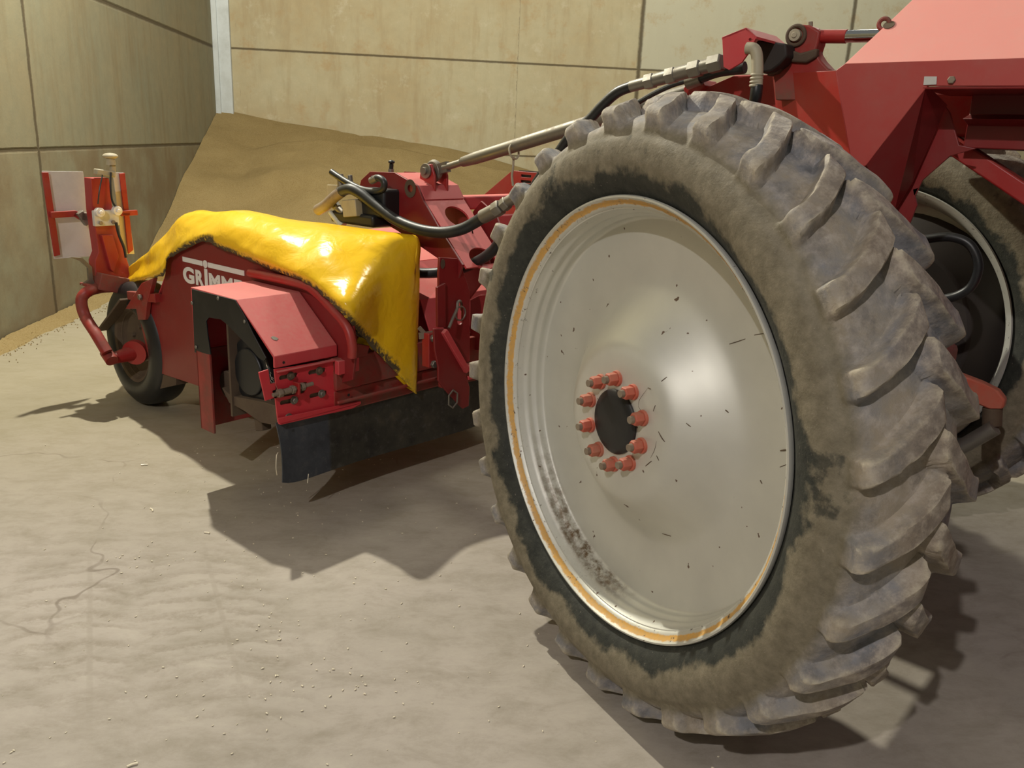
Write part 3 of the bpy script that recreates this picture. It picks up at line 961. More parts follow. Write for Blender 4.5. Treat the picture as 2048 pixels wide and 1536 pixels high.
ef['label'] = 'black arched end plate of the drive guard'
for p in ((-0.0060, 0.4068, 0.9554), (-0.0060, 0.2013, 0.8857), (-0.0060, 0.6365, 0.8993), (-0.0060, 0.6261, 0.6908)):
    b = MB(); b.ball(p, 0.0085, sc=(0.6, 1, 1)); b.build('dome_bolt', 'steel', guard)
b = MB(); b.prism(slot((0.0595, 0.0600, 0.8241), (Vector((1, 0.0, 0)), Vector((0, 0.8, 0.6))), 0.001, 0.016), (0, 0.001, 0))
# chipped patch on the sloping face, follows the sheet
sl_d = Vector((0, -0.272, -0.203)).normalized(); sl_n = Vector((0, -0.203, 0.272)).normalized() * -1
ctr = Vector((0.055, 0.268, 0.971)) + sl_d * 0.245 + Vector((0, -0.203, 0.272)).normalized() * 0.0003
b = MB(); b.prism([ctr + EU * (x * 0.014) + sl_d * (y * 0.014) for x, y in ((-1, -.6), (-.2, -1), (.7, -.5), (1.2, .3), (.3, .9), (-.6, .5))], Vector((0, -0.203, 0.272)).normalized() * 0.0012)
b.build('paint_chip', 'steel', guard)
b = MB(); b.cyl((0.045, -0.0045, 0.735), (0.045, -0.0055, 0.735), 0.006); b.build('bolt_hole', 'black_rubber', guard)

# left upright of the drive housing
b = MB()
b.box((-0.004, 0.515, 0.285), (0.008, 0.632, 0.675))
b.box((-0.004, 0.620, 0.285), (0.30, 0.632, 0.675))
up_o = b.build('housing_upright', 'red_worn', hv, bevel=0.002)
b = MB()
b.box((0.02, 0.38, 0.40), (0.32, 0.395, 0.95)); b.build('inner_shield', 'brown_dirt', hv)
# belt pulley with a bristly worn edge
b = MB()
pc = Vector((0.10, 0.28, 0.63))
b.cyl(pc - EU * 0.04, pc + EU * 0.10, 0.155, n=40)
b.cyl(pc - EU * 0.055, pc - EU * 0.04, 0.11, n=32)
pul = b.build('belt_pulley', 'black_rubber', hv, bevel=0.006)
b = MB()
for k in range(60):
    a = R(120 + 2.6 * k)
    p = pc - EU * random.uniform(0.02, 0.045) + Vector((0, math.cos(a), math.sin(a))) * 0.15
    d = Vector((random.uniform(-.3, .3), math.cos(a) * 0.5 + random.uniform(-.3, .3), -1)).normalized()
    b.tube([p, p + d * random.uniform(0.012, 0.03)], [0.0012, 0.0004], 4, smooth=False)
b.build('bristles', 'straw', pul)['kind'] = 'stuff'
# worn shoe under the pulley
b = MB()
b.prism([(0.0300, 0.4823, 0.5169), (0.0300, 0.4034, 0.4935), (0.0300, 0.1652, 0.5231), (0.0300, 0.0271, 0.5352), (0.0300, 0.0176, 0.4456), (0.0300, 0.1726, 0.4223), (0.0300, 0.2994, 0.4456), (0.0300, 0.4240, 0.4544)], (0.16, 0, 0))
b.build('skid_shoe', 'brown_dirt', hv, bevel=0.006)
b = MB(); b.prism([(0.1000, 0.3400, 0.4375), (0.1000, 0.2780, 0.4452), (0.1000, 0.2653, 0.3407), (0.1000, 0.3239, 0.3253)], (0.05, 0, 0)); b.build('knife_tip', 'brown_dirt', hv, bevel=0.003)

# ---- slotted adjuster plate
ax2 = (EU, EZ)
b = MB()
hol = [slot((0.062, -0.012, 0.672), ax2, 0.075, 0.020), slot((0.212, -0.012, 0.668), ax2, 0.075, 0.020), slot((0.062, -0.012, 0.560), ax2, 0.075, 0.020), slot((0.215, -0.012, 0.560), ax2, 0.075, 0.020)]
b.prism([(-0.0064, -0.0120, 0.7147), (0.0964, -0.0120, 0.7098), (0.3105, -0.0120, 0.7049), (0.4511, -0.0120, 0.7003), (0.4576, -0.0120, 0.4727), (0.4157, -0.0120, 0.4594), (0.0014, -0.0120, 0.4873), (-0.0069, -0.0120, 0.5862), (0.0306, -0.0120, 0.5852), (0.1389, -0.0120, 0.5814), (0.1609, -0.0120, 0.6093), (0.1562, -0.0120, 0.6286), (0.1300, -0.0120, 0.6313), (0.1270, -0.0120, 0.6204), (0.0071, -0.0120, 0.6236), (-0.0017, -0.0120, 0.6499)], (0, 0.008, 0), holes=hol)
adj = b.build('adjuster_plate', 'red_bright', hv, bevel=0.0015)
b = MB()
b.prism([(-0.0865, -0.0200, 0.7178), (-0.0407, -0.0200, 0.7225), (-0.0339, -0.0200, 0.6578), (-0.0093, -0.0200, 0.6575), (-0.0081, -0.0200, 0.6285), (-0.0255, -0.0200, 0.6253), (-0.0170, -0.0200, 0.5924), (-0.0614, -0.0200, 0.5883)], (0, 0.008, 0))
b.build('end_tab', 'red_bright', adj, bevel=0.0015)
b = MB()
b.prism([(-0.0103, -0.0300, 0.5013), (0.4429, -0.0300, 0.4850), (0.4428, -0.0300, 0.4702), (0.3952, -0.0300, 0.4584), (0.0034, -0.0300, 0.4686), (-0.0086, -0.0300, 0.4828)], (0, 0.010, 0))
b.box((0.0, -0.03, 0.470), (0.44, -0.012, 0.478))
b.build('clamp_strip', 'red_bright', adj, bevel=0.002)
for (x, z) in ((0.072, 0.672), (0.222, 0.668), (0.085, 0.560), (0.232, 0.560), (0.055, 0.487)):
    b = MB()
    b.cyl((x, -0.012, z), (x, -0.016, z), 0.019, n=20)
    b.hexbolt((x, -0.016, z), (0, -1, 0), 0.0135, 0.012)
    b.build('hex_bolt', 'brown_dirt' if z > 0.6 else 'steel', adj, bevel=0.001)
for (x, z) in ((0.035, 0.457), (0.37, 0.53)):
    b = MB(); b.cyl((x, -0.0305, z), (x, -0.032, z), 0.007, n=14); b.build('bolt_hole', 'black_rubber', adj)
b = MB()
b.cyl((-0.035, -0.035, 0.612), (0.17, -0.035, 0.624), 0.009, n=16)
b.hexbolt((-0.01, -0.035, 0.6135), (1, 0, 0.06), 0.019, 0.024)
b.cyl((0.02, -0.035, 0.615), (0.055, -0.035, 0.617), 0.013, n=16)
b.hexbolt((0.057, -0.035, 0.617), (1, 0, 0.06), 0.019, 0.018)
b.hexbolt((0.105, -0.035, 0.620), (1, 0, 0.06), 0.019, 0.020)
b.build('adjuster_spindle', 'bolt_steel', adj, bevel=0.001)
b = MB(); b.box((0.082, -0.055, 0.592), (0.092, -0.010, 0.645)); b.build('spindle_lug', 'red_paint', adj, bevel=0.002)
b = MB(); b.box((0.01, -0.003, 0.49), (0.32, 0.004, 0.70)); b.build('backing_plate', 'brown_dirt', adj)
# bright edge seam above the plate and bracket at the right of it
b = MB()
b.box((0.0, -0.028, 0.700), (0.33, 0.0, 0.707))
b.box((0.30, -0.050, 0.640), (0.42, -0.012, 0.705))
b.build('corner_bracket', 'red_pink', hv, bevel=0.004)
b = MB(); b.prism([(0.3657, -0.0500, 0.7336), (0.4121, -0.0500, 0.7683), (0.4823, -0.0500, 0.7479), (0.4641, -0.0500, 0.7032), (0.3768, -0.0500, 0.7084)], (0, 0.03, 0)); b.build('tarp_clip', 'red_worn', hv, bevel=0.003)

# chain hanging at the hood corner
b = MB()
cp = [(0.3320, -0.0200, 0.9757), (0.3564, -0.0300, 0.9179), (0.3667, -0.0300, 0.8640), (0.4060, -0.0300, 0.8262), (0.4521, -0.0300, 0.7961)]
cs = spline([Vector(p) for p in cp], 3)
for i in range(len(cs) - 1):
    d = (cs[i + 1] - cs[i]).normalized()
    n_ = d.cross(Vector((0, 1, 0)) if i % 2 else Vector((0.3, 0.9, 0.9))).normalized()
    c_ = (cs[i] + cs[i + 1]) / 2
    ring = []
    for k in range(14):
        a = 2 * math.pi * k / 14
        ring.append(c_ + d * math.cos(a) * 0.026 + n_.cross(d) * math.sin(a) * 0.012)
    ring.append(ring[0])
    b.tube(ring, 0.0048, 6, smooth=False, caps=False)
b.build('hood_chain', 'brown_dirt', hv)

# ---- support wheel of the topper
sw = Vector((0.33, 2.02, 0.385))
def small_wheel():
    b = MB()
    b.lathe([(0.03, 0.225), (0.0, 0.235), (-0.012, 0.262), (-0.014, 0.31), (0.0, 0.35), (0.018, 0.372), (0.04, 0.381), (0.08, 0.385), (0.12, 0.385), (0.16, 0.381), (0.182, 0.372), (0.20, 0.35), (0.214, 0.31), (0.212, 0.262), (0.20, 0.235), (0.17, 0.225)], 72)
    t = b.build('support_wheel', 'black_rubber', hv, angle=60)
    b = MB()
    b.lathe([(0.035, 0.20), (0.012, 0.226), (0.004, 0.236), (0.0, 0.232), (0.008, 0.215), (0.03, 0.205), (0.06, 0.19), (0.075, 0.14), (0.07, 0.10), (0.06, 0.0)], 64)
    b.build('wheel_disc', 'brown_dirt', t)
    for k in range(5):
        a = R(20 + 72 * k)
        b = MB(); b.hexbolt((0.072, 0.105 * math.cos(a), 0.105 * math.sin(a)), (-1, 0, 0), 0.014, 0.02); b.build('wheel_nut', 'beige_part' if k in (3, 4) else 'brown_dirt', t)
    t.location = sw
    t.rotation_euler = (0, 0, R(-2))
    return t
small_wheel()
b = MB()
b.tube([(0.3073, 2.1700, 0.7239), (0.2500, 2.1909, 0.7206), (0.1600, 2.1490, 0.7147), (0.1200, 2.1546, 0.6670), (0.1200, 2.1284, 0.5743), (0.1200, 2.0012, 0.4872), (0.1400, 1.9238, 0.3865)], 0.033, 16)
b.cyl((0.1600, 1.9832, 0.3747), (0.1600, 1.9139, 0.3333), 0.036, n=18)
b.build('fork_arm', 'red_worn', hv)
b = MB()
b.cyl((0.1800, 1.9708, 0.3307), (0.3400, 1.9838, 0.3454), 0.033, 0.05, 20)
b.cyl((0.3100, 1.9467, 0.3513), (0.3400, 1.9695, 0.3545), 0.075, n=28)
b.build('wheel_hub', 'red_paint', hv)
b = MB(); b.bar((0.3000, 1.9683, 0.6811), (0.3000, 2.3220, 0.4291), 0.014, 0.075, up=(1, 0, 0)); b.build('scraper_arm', 'brown_dirt', hv, bevel=0.003)
b = MB()
b.prism([(0.3000, 1.9038, 0.6910), (0.3000, 1.7558, 0.8070), (0.3000, 1.6133, 0.8553), (0.3000, 1.6599, 0.7801), (0.3000, 1.7156, 0.6903), (0.3000, 1.7499, 0.5902), (0.3000, 1.8375, 0.5754), (0.3000, 1.8511, 0.6393), (0.3000, 1.9929, 0.6166)], (0.03, 0, 0))
b.bar((0.3300, 1.9639, 0.7027), (0.3300, 1.6212, 0.7364), 0.05, 0.05)
b.build('front_bracket', 'red_worn', hv, bevel=0.004)
b = MB(); b.hexbolt((0.2950, 1.7656, 0.7243), (-1, 0, 0), 0.017, 0.015); b.build('hex_bolt', 'steel', hv)
b = MB(); b.prism([(0.3400, 1.7435, 0.2567), (0.3400, 1.7270, 0.1667), (0.3400, 1.5168, 0.2386), (0.3400, 1.5091, 0.2947)], (0.10, 0, 0)); b.build('mud_scraper', 'brown_dirt', hv)

# ---- marker board post at the front corner
b = MB()
PV = 2.20
b.prism([(0.2598, 2.2000, 1.3704), (0.3680, 2.2000, 1.3699), (0.3737, 2.2000, 1.1700), (0.3843, 2.2000, 1.0859), (0.4204, 2.2000, 0.9381), (0.4455, 2.2000, 0.8311), (0.4439, 2.2000, 0.7026), (0.2692, 2.2000, 0.6896), (0.2347, 2.2000, 0.7697), (0.2397, 2.2000, 0.8843), (0.2651, 2.2000, 0.9336), (0.2585, 2.2000, 1.0828), (0.2537, 2.2000, 1.1857)], (0, 0.09, 0))
post = b.build('marker_post', 'red_paint', hv, bevel=0.004)
b = MB(); b.prism([(0.2795, 2.1700, 1.0404), (0.3478, 2.1700, 1.0367), (0.3728, 2.1700, 0.9082), (0.3334, 2.1700, 0.8105), (0.3167, 2.1700, 0.8273)], (0, 0.03, 0)); b.build('gusset', 'red_paint', post, bevel=0.003)
b = MB(); b.box(tuple(Vector((0.2462, 2.1700, 1.0922))), tuple(Vector((0.3942, 2.1700, 1.1837)) + Vector((0, 0.03, 0)))); b.build('clamp_plate', 'white_plate', post, bevel=0.004)
for p in ((0.2694, 2.1650, 1.1765), (0.3736, 2.1650, 1.1818)):
    b = MB(); b.cyl(p, Vector(p) - EV * 0.035, 0.027, n=24); b.cyl(Vector(p) - EV * 0.035, Vector(p) - EV * 0.045, 0.012, n=12); b.build('clamp_knob', 'white_letter', post, bevel=0.003)
for p in ((0.2780, 2.1650, 1.1118), (0.3525, 2.1650, 1.1145)):
    b = MB(); b.hexbolt(p, (0, -1, 0), 0.012, 0.012); b.build('hex_bolt', 'bolt_steel', post)
b = MB(); b.bar((0.2894, 2.2000, 1.4075), (0.3996, 2.2000, 1.3902), 0.05, 0.035); b.bar((0.3869, 2.2000, 1.3815), (0.3986, 2.2000, 1.4453), 0.03, 0.03); b.build('top_bracket', 'beige_part', post, bevel=0.006)
b = MB()
kp = Vector((0.3867, 2.2000, 1.4452))
b.cyl(kp, kp + EZ * 0.035, 0.028, 0.024, 20); b.ball(kp + EZ * 0.052, 0.043, sc=(1, 1, 0.42)); b.build('sensor_knob', 'beige_part', post)
b = MB(); b.tube([(0.3691, 2.1700, 1.4035), (0.3505, 2.1500, 1.3326), (0.3515, 2.1500, 1.2454), (0.3714, 2.1500, 1.2008)], 0.006, 8)
b.tube([(0.3179, 2.1700, 1.3892), (0.2835, 2.1500, 1.3046), (0.2673, 2.1500, 1.2242)], 0.004, 8)
b.tube([(0.3634, 2.1500, 1.1124), (0.3749, 2.1500, 1.0373), (0.3986, 2.1500, 0.9604), (0.4056, 2.1500, 0.8990)], 0.009, 8)
b.build('cable', 'hose_black', post)
b = MB(); b.prism([(0.0983, 2.2000, 0.9188), (0.1688, 2.2000, 0.9077), (0.2187, 2.2000, 0.8499), (0.2177, 2.2000, 0.7774), (0.2334, 2.2000, 0.7240), (0.1531, 2.2000, 0.7473), (0.1626, 2.2000, 0.7554), (0.1937, 2.2000, 0.7736), (0.1948, 2.2000, 0.8458), (0.1527, 2.2000, 0.8911)], (0, 0.02, 0)); b.build('bent_lever', 'steel', post)
b = MB(); b.bar((0.2289, 2.2000, 0.7702), (0.4134, 2.2000, 0.7152), 0.14, 0.10); b.bar((0.1563, 2.2000, 0.7500), (0.2967, 2.2000, 0.7238), 0.10, 0.018); b.build('post_foot', 'red_worn', post, bevel=0.005)

def board(pts, strip, arm, lab):
    b = MB(); b.prism(pts, (0, 0.006, 0)); o = b.build('marker_board', 'white_plate', hv, bevel=0.001)
    o['label'] = lab
    b = MB(); b.prism(strip, (0, 0.012, 0)); b.build('red_strip', 'red_paint', o, bevel=0.002)
    b = MB()
    for a_, c_, w_ in arm: b.bar(a_, c_, 0.02, w_)
    b.build('mounting_arm', 'red_paint', o, bevel=0.002)
    return o
board([(0.0797, 2.4200, 1.3982), (0.3137, 2.4200, 1.3955), (0.3317, 2.4200, 1.1497), (0.3365, 2.4200, 0.8812), (0.0925, 2.4200, 0.8809)], [(0.0712, 2.4000, 1.3908), (0.1072, 2.4000, 1.3907), (0.1152, 2.4000, 1.1736), (0.1245, 2.4000, 0.9051), (0.0893, 2.4000, 0.8987), (0.0784, 2.4000, 1.1456)],
      [((0.0875, 2.3800, 1.1470), (0.2313, 2.3800, 1.1506), 0.036), ((0.2200, 2.3800, 1.1540), (0.2639, 2.3800, 1.1225), 0.036)], 'white marker board left of the red post')
board([(0.4952, 2.4200, 1.3896), (0.5612, 2.4200, 1.3896), (0.5729, 2.4200, 1.1571), (0.5880, 2.4200, 0.8758), (0.5133, 2.4200, 0.8811)], [(0.5261, 2.4000, 1.3846), (0.5610, 2.4000, 1.3876), (0.5667, 2.4000, 1.1589), (0.5742, 2.4000, 0.9049), (0.5395, 2.4000, 0.8816), (0.5352, 2.4000, 1.1288)],
      [((0.5014, 2.3800, 1.1411), (0.6075, 2.3800, 1.1436), 0.032), ((0.5074, 2.3800, 1.1377), (0.5583, 2.3800, 1.1359), 0.02)], 'white marker board right of the red post')
b = MB(); b.bar((0.2450, 2.3600, 1.1369), (0.3389, 2.3600, 1.1213), 0.04, 0.05); b.bar((0.2415, 2.3600, 1.1609), (0.2875, 2.3600, 1.0872), 0.04, 0.04); b.build('board_clamp', 'steel', hv, bevel=0.004)

# ---- front linkage arm: two cheek plates joined by a pierced face
A_out = [(0.9000, 0.5386, 1.3954), (0.9000, 0.5136, 1.4577), (0.9000, 0.4419, 1.5043), (0.9000, 0.2554, 1.5097), (0.9000, 0.0921, 1.4574), (0.9000, 0.0451, 1.3849), (0.9000, -0.0612, 1.2706), (0.9000, -0.2270, 1.1110), (0.9000, -0.1965, 1.0353), (0.9000, -0.0754, 1.1162), (0.9000, 0.2317, 1.2249), (0.9000, 0.4436, 1.2858)]
hp = (0.9000, 0.1382, 1.4401)
b = MB(); b.prism(A_out, (0.014, 0, 0), holes=[circ(hp, (EV, EZ), 0.020, 16)])
arm = b.build('linkage_arm', 'red_dark', hv, bevel=0.002)
b = MB(); b.prism(circ(Vector(hp) - EU * 0.003, (EV, EZ), 0.040, 28, 1.1), (0.002, 0, 0), holes=[circ(Vector(hp) - EU * 0.003, (EV, EZ), 0.019, 16)]); b.build('grease_mark', 'brown_dirt', arm)
b = MB()
b.prism([(1.2000, 0.4144, 1.5034), (1.2000, 0.1326, 1.4615), (1.2000, 0.0724, 1.3753), (1.2000, -0.1069, 1.1781), (1.2000, -0.1505, 1.0517), (1.2000, 0.0000, 0.8744), (1.2000, 0.3079, 1.1808), (1.2000, 0.5248, 1.4762), (1.2000, 0.5010, 1.5012)], (-0.014, 0, 0))
b.build('cheek_plate', 'red_dark', arm, bevel=0.002)
P0 = Vector((0.9000, 0.0451, 1.3849)); P1 = Vector((0.9000, -0.2270, 1.1110))
fd = (P1 - P0).normalized(); fn = EU.cross(fd).normalized()
def FP(x, s_): return Vector((x, P0.y, P0.z)) + Vector((0, fd.y, fd.z)) * s_
LF = (P1 - P0).length
b = MB()
h1 = circ(FP(1.065, 0.10), (EU, Vector((0, fd.y, fd.z))), 0.075, 30, 0.85)
h2 = circ(FP(1.06, 0.36), (EU, Vector((0, fd.y, fd.z))), 0.085, 30, 0.75)
b.prism([FP(0.914, -0.06), FP(1.186, -0.06), FP(1.186, LF + 0.02), FP(0.914, LF + 0.02)], Vector((0, fn.y, fn.z)) * 0.010, holes=[h1, h2])
b.build('pierced_face', 'red_pink', arm, bevel=0.0015)
b = MB()
b.prism([(0.914,) + tuple((0.9000, 0.0921, 1.4574))[1:], (1.186,) + tuple((0.9000, 0.0921, 1.4574))[1:], (1.186,) + tuple((0.9000, 0.0453, 1.3920))[1:], (0.914,) + tuple((0.9000, 0.0453, 1.3920))[1:]], (0, 0.012, 0))
b.prism([(0.914,) + tuple((0.9000, 0.2554, 1.5097))[1:], (1.186,) + tuple((0.9000, 0.2554, 1.5097))[1:], (1.186,) + tuple((0.9000, 0.0921, 1.4574))[1:], (0.914,) + tuple((0.9000, 0.0921, 1.4574))[1:]], (0, 0, -0.012))
b.build('top_web', 'red_pink', arm, bevel=0.002)
# pin lugs, eye and top link
LK = Vector((1.0500, 0.1303, 1.5239))
b = MB()
for x in (1.00, 1.085):
    b.prism([(x, LK.y + 0.035, LK.z + 0.03), (x, LK.y - 0.03, LK.z + 0.035), (x, LK.y - 0.055, LK.z - 0.02), (x, LK.y - 0.06, LK.z - 0.15), (x, LK.y + 0.06, LK.z - 0.13), (x, LK.y + 0.05, LK.z - 0.02)], (0.014, 0, 0))
b.build('link_lug', 'red_paint', arm, bevel=0.004)
b = MB(); b.cyl(LK - EU * 0.075, LK + EU * 0.06, 0.018, n=20); b.cyl(LK - EU * 0.062, LK - EU * 0.052, 0.036, n=24)
b.build('link_pin', 'steel', arm, bevel=0.001)
LE = Vector((1.0800, -1.2822, 1.9074))
ld = (LE - LK).normalized()
b = MB()
b.torus(LK, EU, 0.040, 0.016, 28, 10)
b.prism(circ(LK - EU * 0.014, (EV, EZ), 0.048, 28), (0.028, 0, 0))
b.bar(LK, LK + ld * 0.10, 0.03, 0.05)
b.tube([LK + ld * 0.07, LK + ld * 0.12, LK + ld * 0.20], [0.019, 0.017, 0.017], 16, smooth=False)
q0 = LK + ld * 0.19
b.tube([q0, q0 + ld * 0.012, q0 + ld * 0.10, q0 + ld * 0.5, LE - ld * 0.04, LE], [0.018, 0.024, 0.029, 0.030, 0.030, 0.02], 24, smooth=False)
tl = b.build('top_link', 'steel', hv)
b = MB(); b.tube([(1.0500, -0.3885, 1.6188), (1.0500, -0.3883, 1.5677), (1.0500, -0.3843, 1.5295), (1.0500, -0.3929, 1.4851)], 0.0055, 8)
b.torus(Vector((1.0500, -0.3904, 1.6387)), ld, 0.033, 0.005, 24, 6)
b.build('tie_cord', 'beige_part', tl)
b = MB(); b.cyl((0.9500, 0.3383, 1.5100), (0.9500, 0.3346, 1.5469), 0.011, n=12); b.ball((0.9500, 0.3346, 1.5567), 0.017, sc=(1, 1, .6)); b.build('black_knob', 'black_rubber', hv)
b = MB(); b.cyl((0.9500, 0.3382, 1.4928), (0.9500, 0.3383, 1.5223), 0.014, n=14); b.build('knob_base', 'steel', hv)

# rear frame: cross tube, far vented plate, brackets behind the arm
b = MB()
q = Vector((1.2000, 0.1445, 1.3774))
b.box((1.2, q.y - 0.04, q.z - 0.05), (2.25, q.y + 0.05, q.z + 0.02))
b.box((1.22, 0.05, 1.00), (2.1, 0.07, 1.30))
b.build('cross_tube', 'red_pink', hv, bevel=0.012)
vh = []
for k in range(4):
    zc = (2.1000, 0.4058, 1.4803)
    p = Vector((2.1000, 0.4058, 1.4803)); p.z -= 0.034 * k
    vh.append([p + EV * 0.04 + EZ * 0.008, p - EV * 0.04 + EZ * 0.008, p - EV * 0.04 - EZ * 0.008, p + EV * 0.04 - EZ * 0.008])
b = MB(); b.prism([(2.1000, 0.7836, 1.3202), (2.1000, 0.5207, 1.5068), (2.1000, 0.2969, 1.5043), (2.1000, 0.2093, 1.3511), (2.1000, 0.2417, 1.2593), (2.1000, 0.7791, 1.2124)], (0.01, 0, 0), holes=vh)
b.build('vented_plate', 'red_dark', hv, bevel=0.002)
vp_ = Vector((2.1000, 0.4058, 1.4803))
b = MB(); b.box((2.115, vp_.y - 0.07, vp_.z - 0.13), (2.15, vp_.y + 0.07, vp_.z + 0.03)); b.build('slot_dark_backing', 'black_iron', hv)  # added black plate so the vent slots read dark
b = MB()
b.prism([(1.3000, 0.0940, 1.3170), (1.3000, 0.0358, 1.3781), (1.3000, -0.0718, 1.3160), (1.3000, -0.1396, 1.1958), (1.3000, -0.1186, 0.9342), (1.3000, -0.0236, 1.0793)], (0.012, 0, 0))
b.prism([(1.1500, -0.1159, 0.9237), (1.1500, -0.1673, 0.9313), (1.1500, -0.2216, 0.8630), (1.1500, -0.2097, 0.7577), (1.1500, -0.1281, 0.6371), (1.1500, -0.0571, 0.6234), (1.1500, -0.0470, 0.8873)], (0.012, 0, 0))
b.build('bracket_plates', 'red_dark', hv, bevel=0.002)
b = MB()
b.prism([(0.90, 0.30, 1.00), (2.0, 0.30, 1.00), (2.0, 0.06, 0.90), (0.90, 0.06, 0.90)], (0, 0, -0.01))
b.prism([(0.90, 0.06, 0.90), (2.0, 0.06, 0.90), (2.0, -0.02, 0.74), (0.90, -0.02, 0.74)], (0, 0.01, 0))
b.build('rear_deck', 'red_pink', hv, bevel=0.002)
b = MB()
b.box((0.93, -0.09, 0.46), (2.0, -0.045, 0.70))
b.build('lower_beam', 'red_worn', hv, bevel=0.005)

for x in (1.28, 1.75):
    b = MB(); b.bar((x, 0.0, 0.60), (x, -0.74, 0.72), 0.05, 0.09); b.build('lift_arm', 'red_dark', hv, bevel=0.006)
# slotted latch plate with hook
b = MB()
sc_ = Vector((0.9228, -0.2000, 0.8700))
bo = [(0.7767, -0.2000, 1.1524), (0.8929, -0.2000, 1.1390), (0.9325, -0.2000, 1.0810), (0.9856, -0.2000, 0.9713), (0.9999, -0.2000, 0.6183), (0.9571, -0.2000, 0.6076), (0.8185, -0.2000, 0.8150), (0.7811, -0.2000, 0.8444), (0.7719, -0.2000, 1.0831)]
b.prism(bo, (0, 0.014, 0), holes=[slot(sc_, (EZ, EU), 0.075, 0.038)])
lp = b.build('latch_plate', 'red_dark', hv, bevel=0.002)
b = MB(); b.prism([(0.7491, -0.2150, 1.0171), (0.8009, -0.2150, 1.0331), (0.8102, -0.2150, 0.8188), (0.7569, -0.2150, 0.8261)], (0, 0.015, 0)); b.build('edge_plate', 'red_dark', lp, bevel=0.002)
b = MB(); b.tube([(0.7951, -0.2500, 0.8246), (0.8308, -0.2400, 0.8664), (0.8771, -0.2200, 0.9010), (0.8931, -0.2100, 0.9316), (0.9347, -0.1900, 0.9237), (0.9536, -0.1800, 0.8803)], 0.0075, 10); b.build('latch_hook', 'steel', lp)
b = MB(); b.torus((0.9197, -0.2030, 0.8709), EV, 0.034, 0.004, 24, 8, stretch=1.0); b.build('slot_wear', 'steel', lp)
b = MB(); b.prism(circ((0.7940, -0.2030, 1.1213), (EU, EZ), 0.014, 14, 1.6), (0, 0.002, 0)); b.build('bare_patch', 'brown_dirt', lp)
b = MB()
b.prism([(0.7065, -0.2400, 0.8304), (0.7853, -0.2400, 0.8193), (0.8349, -0.2400, 0.7339), (0.9234, -0.2400, 0.5886), (0.9628, -0.2400, 0.4962), (0.9594, -0.2400, 0.4000), (0.9164, -0.2400, 0.3936), (0.7940, -0.2400, 0.5117), (0.7419, -0.2400, 0.5719), (0.7403, -0.2400, 0.6389), (0.7152, -0.2400, 0.7284)], (0, 0.012, 0))
ll = b.build('lower_link', 'red_dark', hv, bevel=0.003)
b = MB()
hx = Vector((0.8333, -0.2500, 0.4653)); r_ = 0.040
ring = [hx + EU * r_ * 0.85 * math.cos(math.pi / 3 * k + math.pi / 2) + EZ * r_ * 1.15 * math.sin(math.pi / 3 * k + math.pi / 2) for k in range(7)]
b.tube(ring, 0.0042, 8, smooth=False, caps=False); b.build('hexagon_ring', 'steel', ll)
b = MB(); b.bar((0.7623, -0.2500, 0.8147), (0.9271, -0.2500, 0.5901), 0.022, 0.03); b.bar((0.9192, -0.2300, 0.6000), (1.0983, -0.2300, 0.5919), 0.05, 0.03); b.bar((0.9497, -0.2300, 0.5457), (1.1005, -0.2300, 0.5493), 0.02, 0.02); b.build('diagonal_rib', 'red_pink', ll, bevel=0.003)
b = MB(); b.prism([(0.7423, -0.1700, 0.7887), (0.8153, -0.1700, 0.7880), (0.8406, -0.1700, 0.5989), (0.7456, -0.1700, 0.6209)], (0, 0.05, 0)); pl_ = b.build('bolt_post', 'red_paint', hv, bevel=0.004)
for p in ((0.7658, -0.1700, 0.7658), (0.7719, -0.1700, 0.6362)):
    b = MB(); b.hexbolt(p, (0, -1, 0), 0.019, 0.018); b.build('hex_bolt', 'steel', pl_, bevel=0.001)
b = MB(); b.bar((0.7248, -0.1200, 0.7725), (0.7882, -0.1500, 0.7785), 0.012, 0.03); b.bar((0.7241, -0.1200, 0.8141), (0.7544, -0.1300, 0.7798), 0.008, 0.02); b.build('wire_clip', 'bolt_steel', hv)

# valve block and motor
b = MB()
c0 = Vector((0.8400, 0.3527, 1.2909))
b.box((0.78, 0.28, 1.24), (0.93, 0.62, 1.30))
b.box((0.80, 0.22, 1.29), (0.95, 0.42, 1.43))
vb = b.build('hydraulic_motor', 'black_rubber', hv, bevel=0.015, seg=3)
b = MB(); b.bar((0.8000, 0.4927, 1.3179), (0.8000, 0.3857, 1.3316), 0.08, 0.085); b.build('valve_block', 'beige_part', vb, bevel=0.004)
b = MB(); b.bar((0.8400, 0.7115, 1.3946), (0.8400, 0.6273, 1.3978), 0.01, 0.055); b.build('valve_plate', 'beige_part', vb, bevel=0.002)
b = MB(); b.cyl((0.7800, 0.6193, 1.2902), (0.8000, 0.5393, 1.2251), 0.012, 0.026, 16); b.build('grease_cone', 'galvanised', vb, bevel=0.001)
b = MB()
for p, q, r_ in (((0.8000, 0.6110, 1.3260), (0.8000, 0.5217, 1.2826), 0.018), ((0.8200, 0.5832, 1.4840), (0.8200, 0.5766, 1.4193), 0.017), ((0.8200, 0.5025, 1.4836), (0.8200, 0.4955, 1.4296), 0.012), ((0.8200, 0.6019, 1.3923), (0.8200, 0.4795, 1.4356), 0.016), ((0.8000, 0.6268, 1.3553), (0.8000, 0.5782, 1.3134), 0.020)):
    b.cyl(p, q, r_, n=12)
b.build('valve_fittings', 'steel', vb, bevel=0.002)

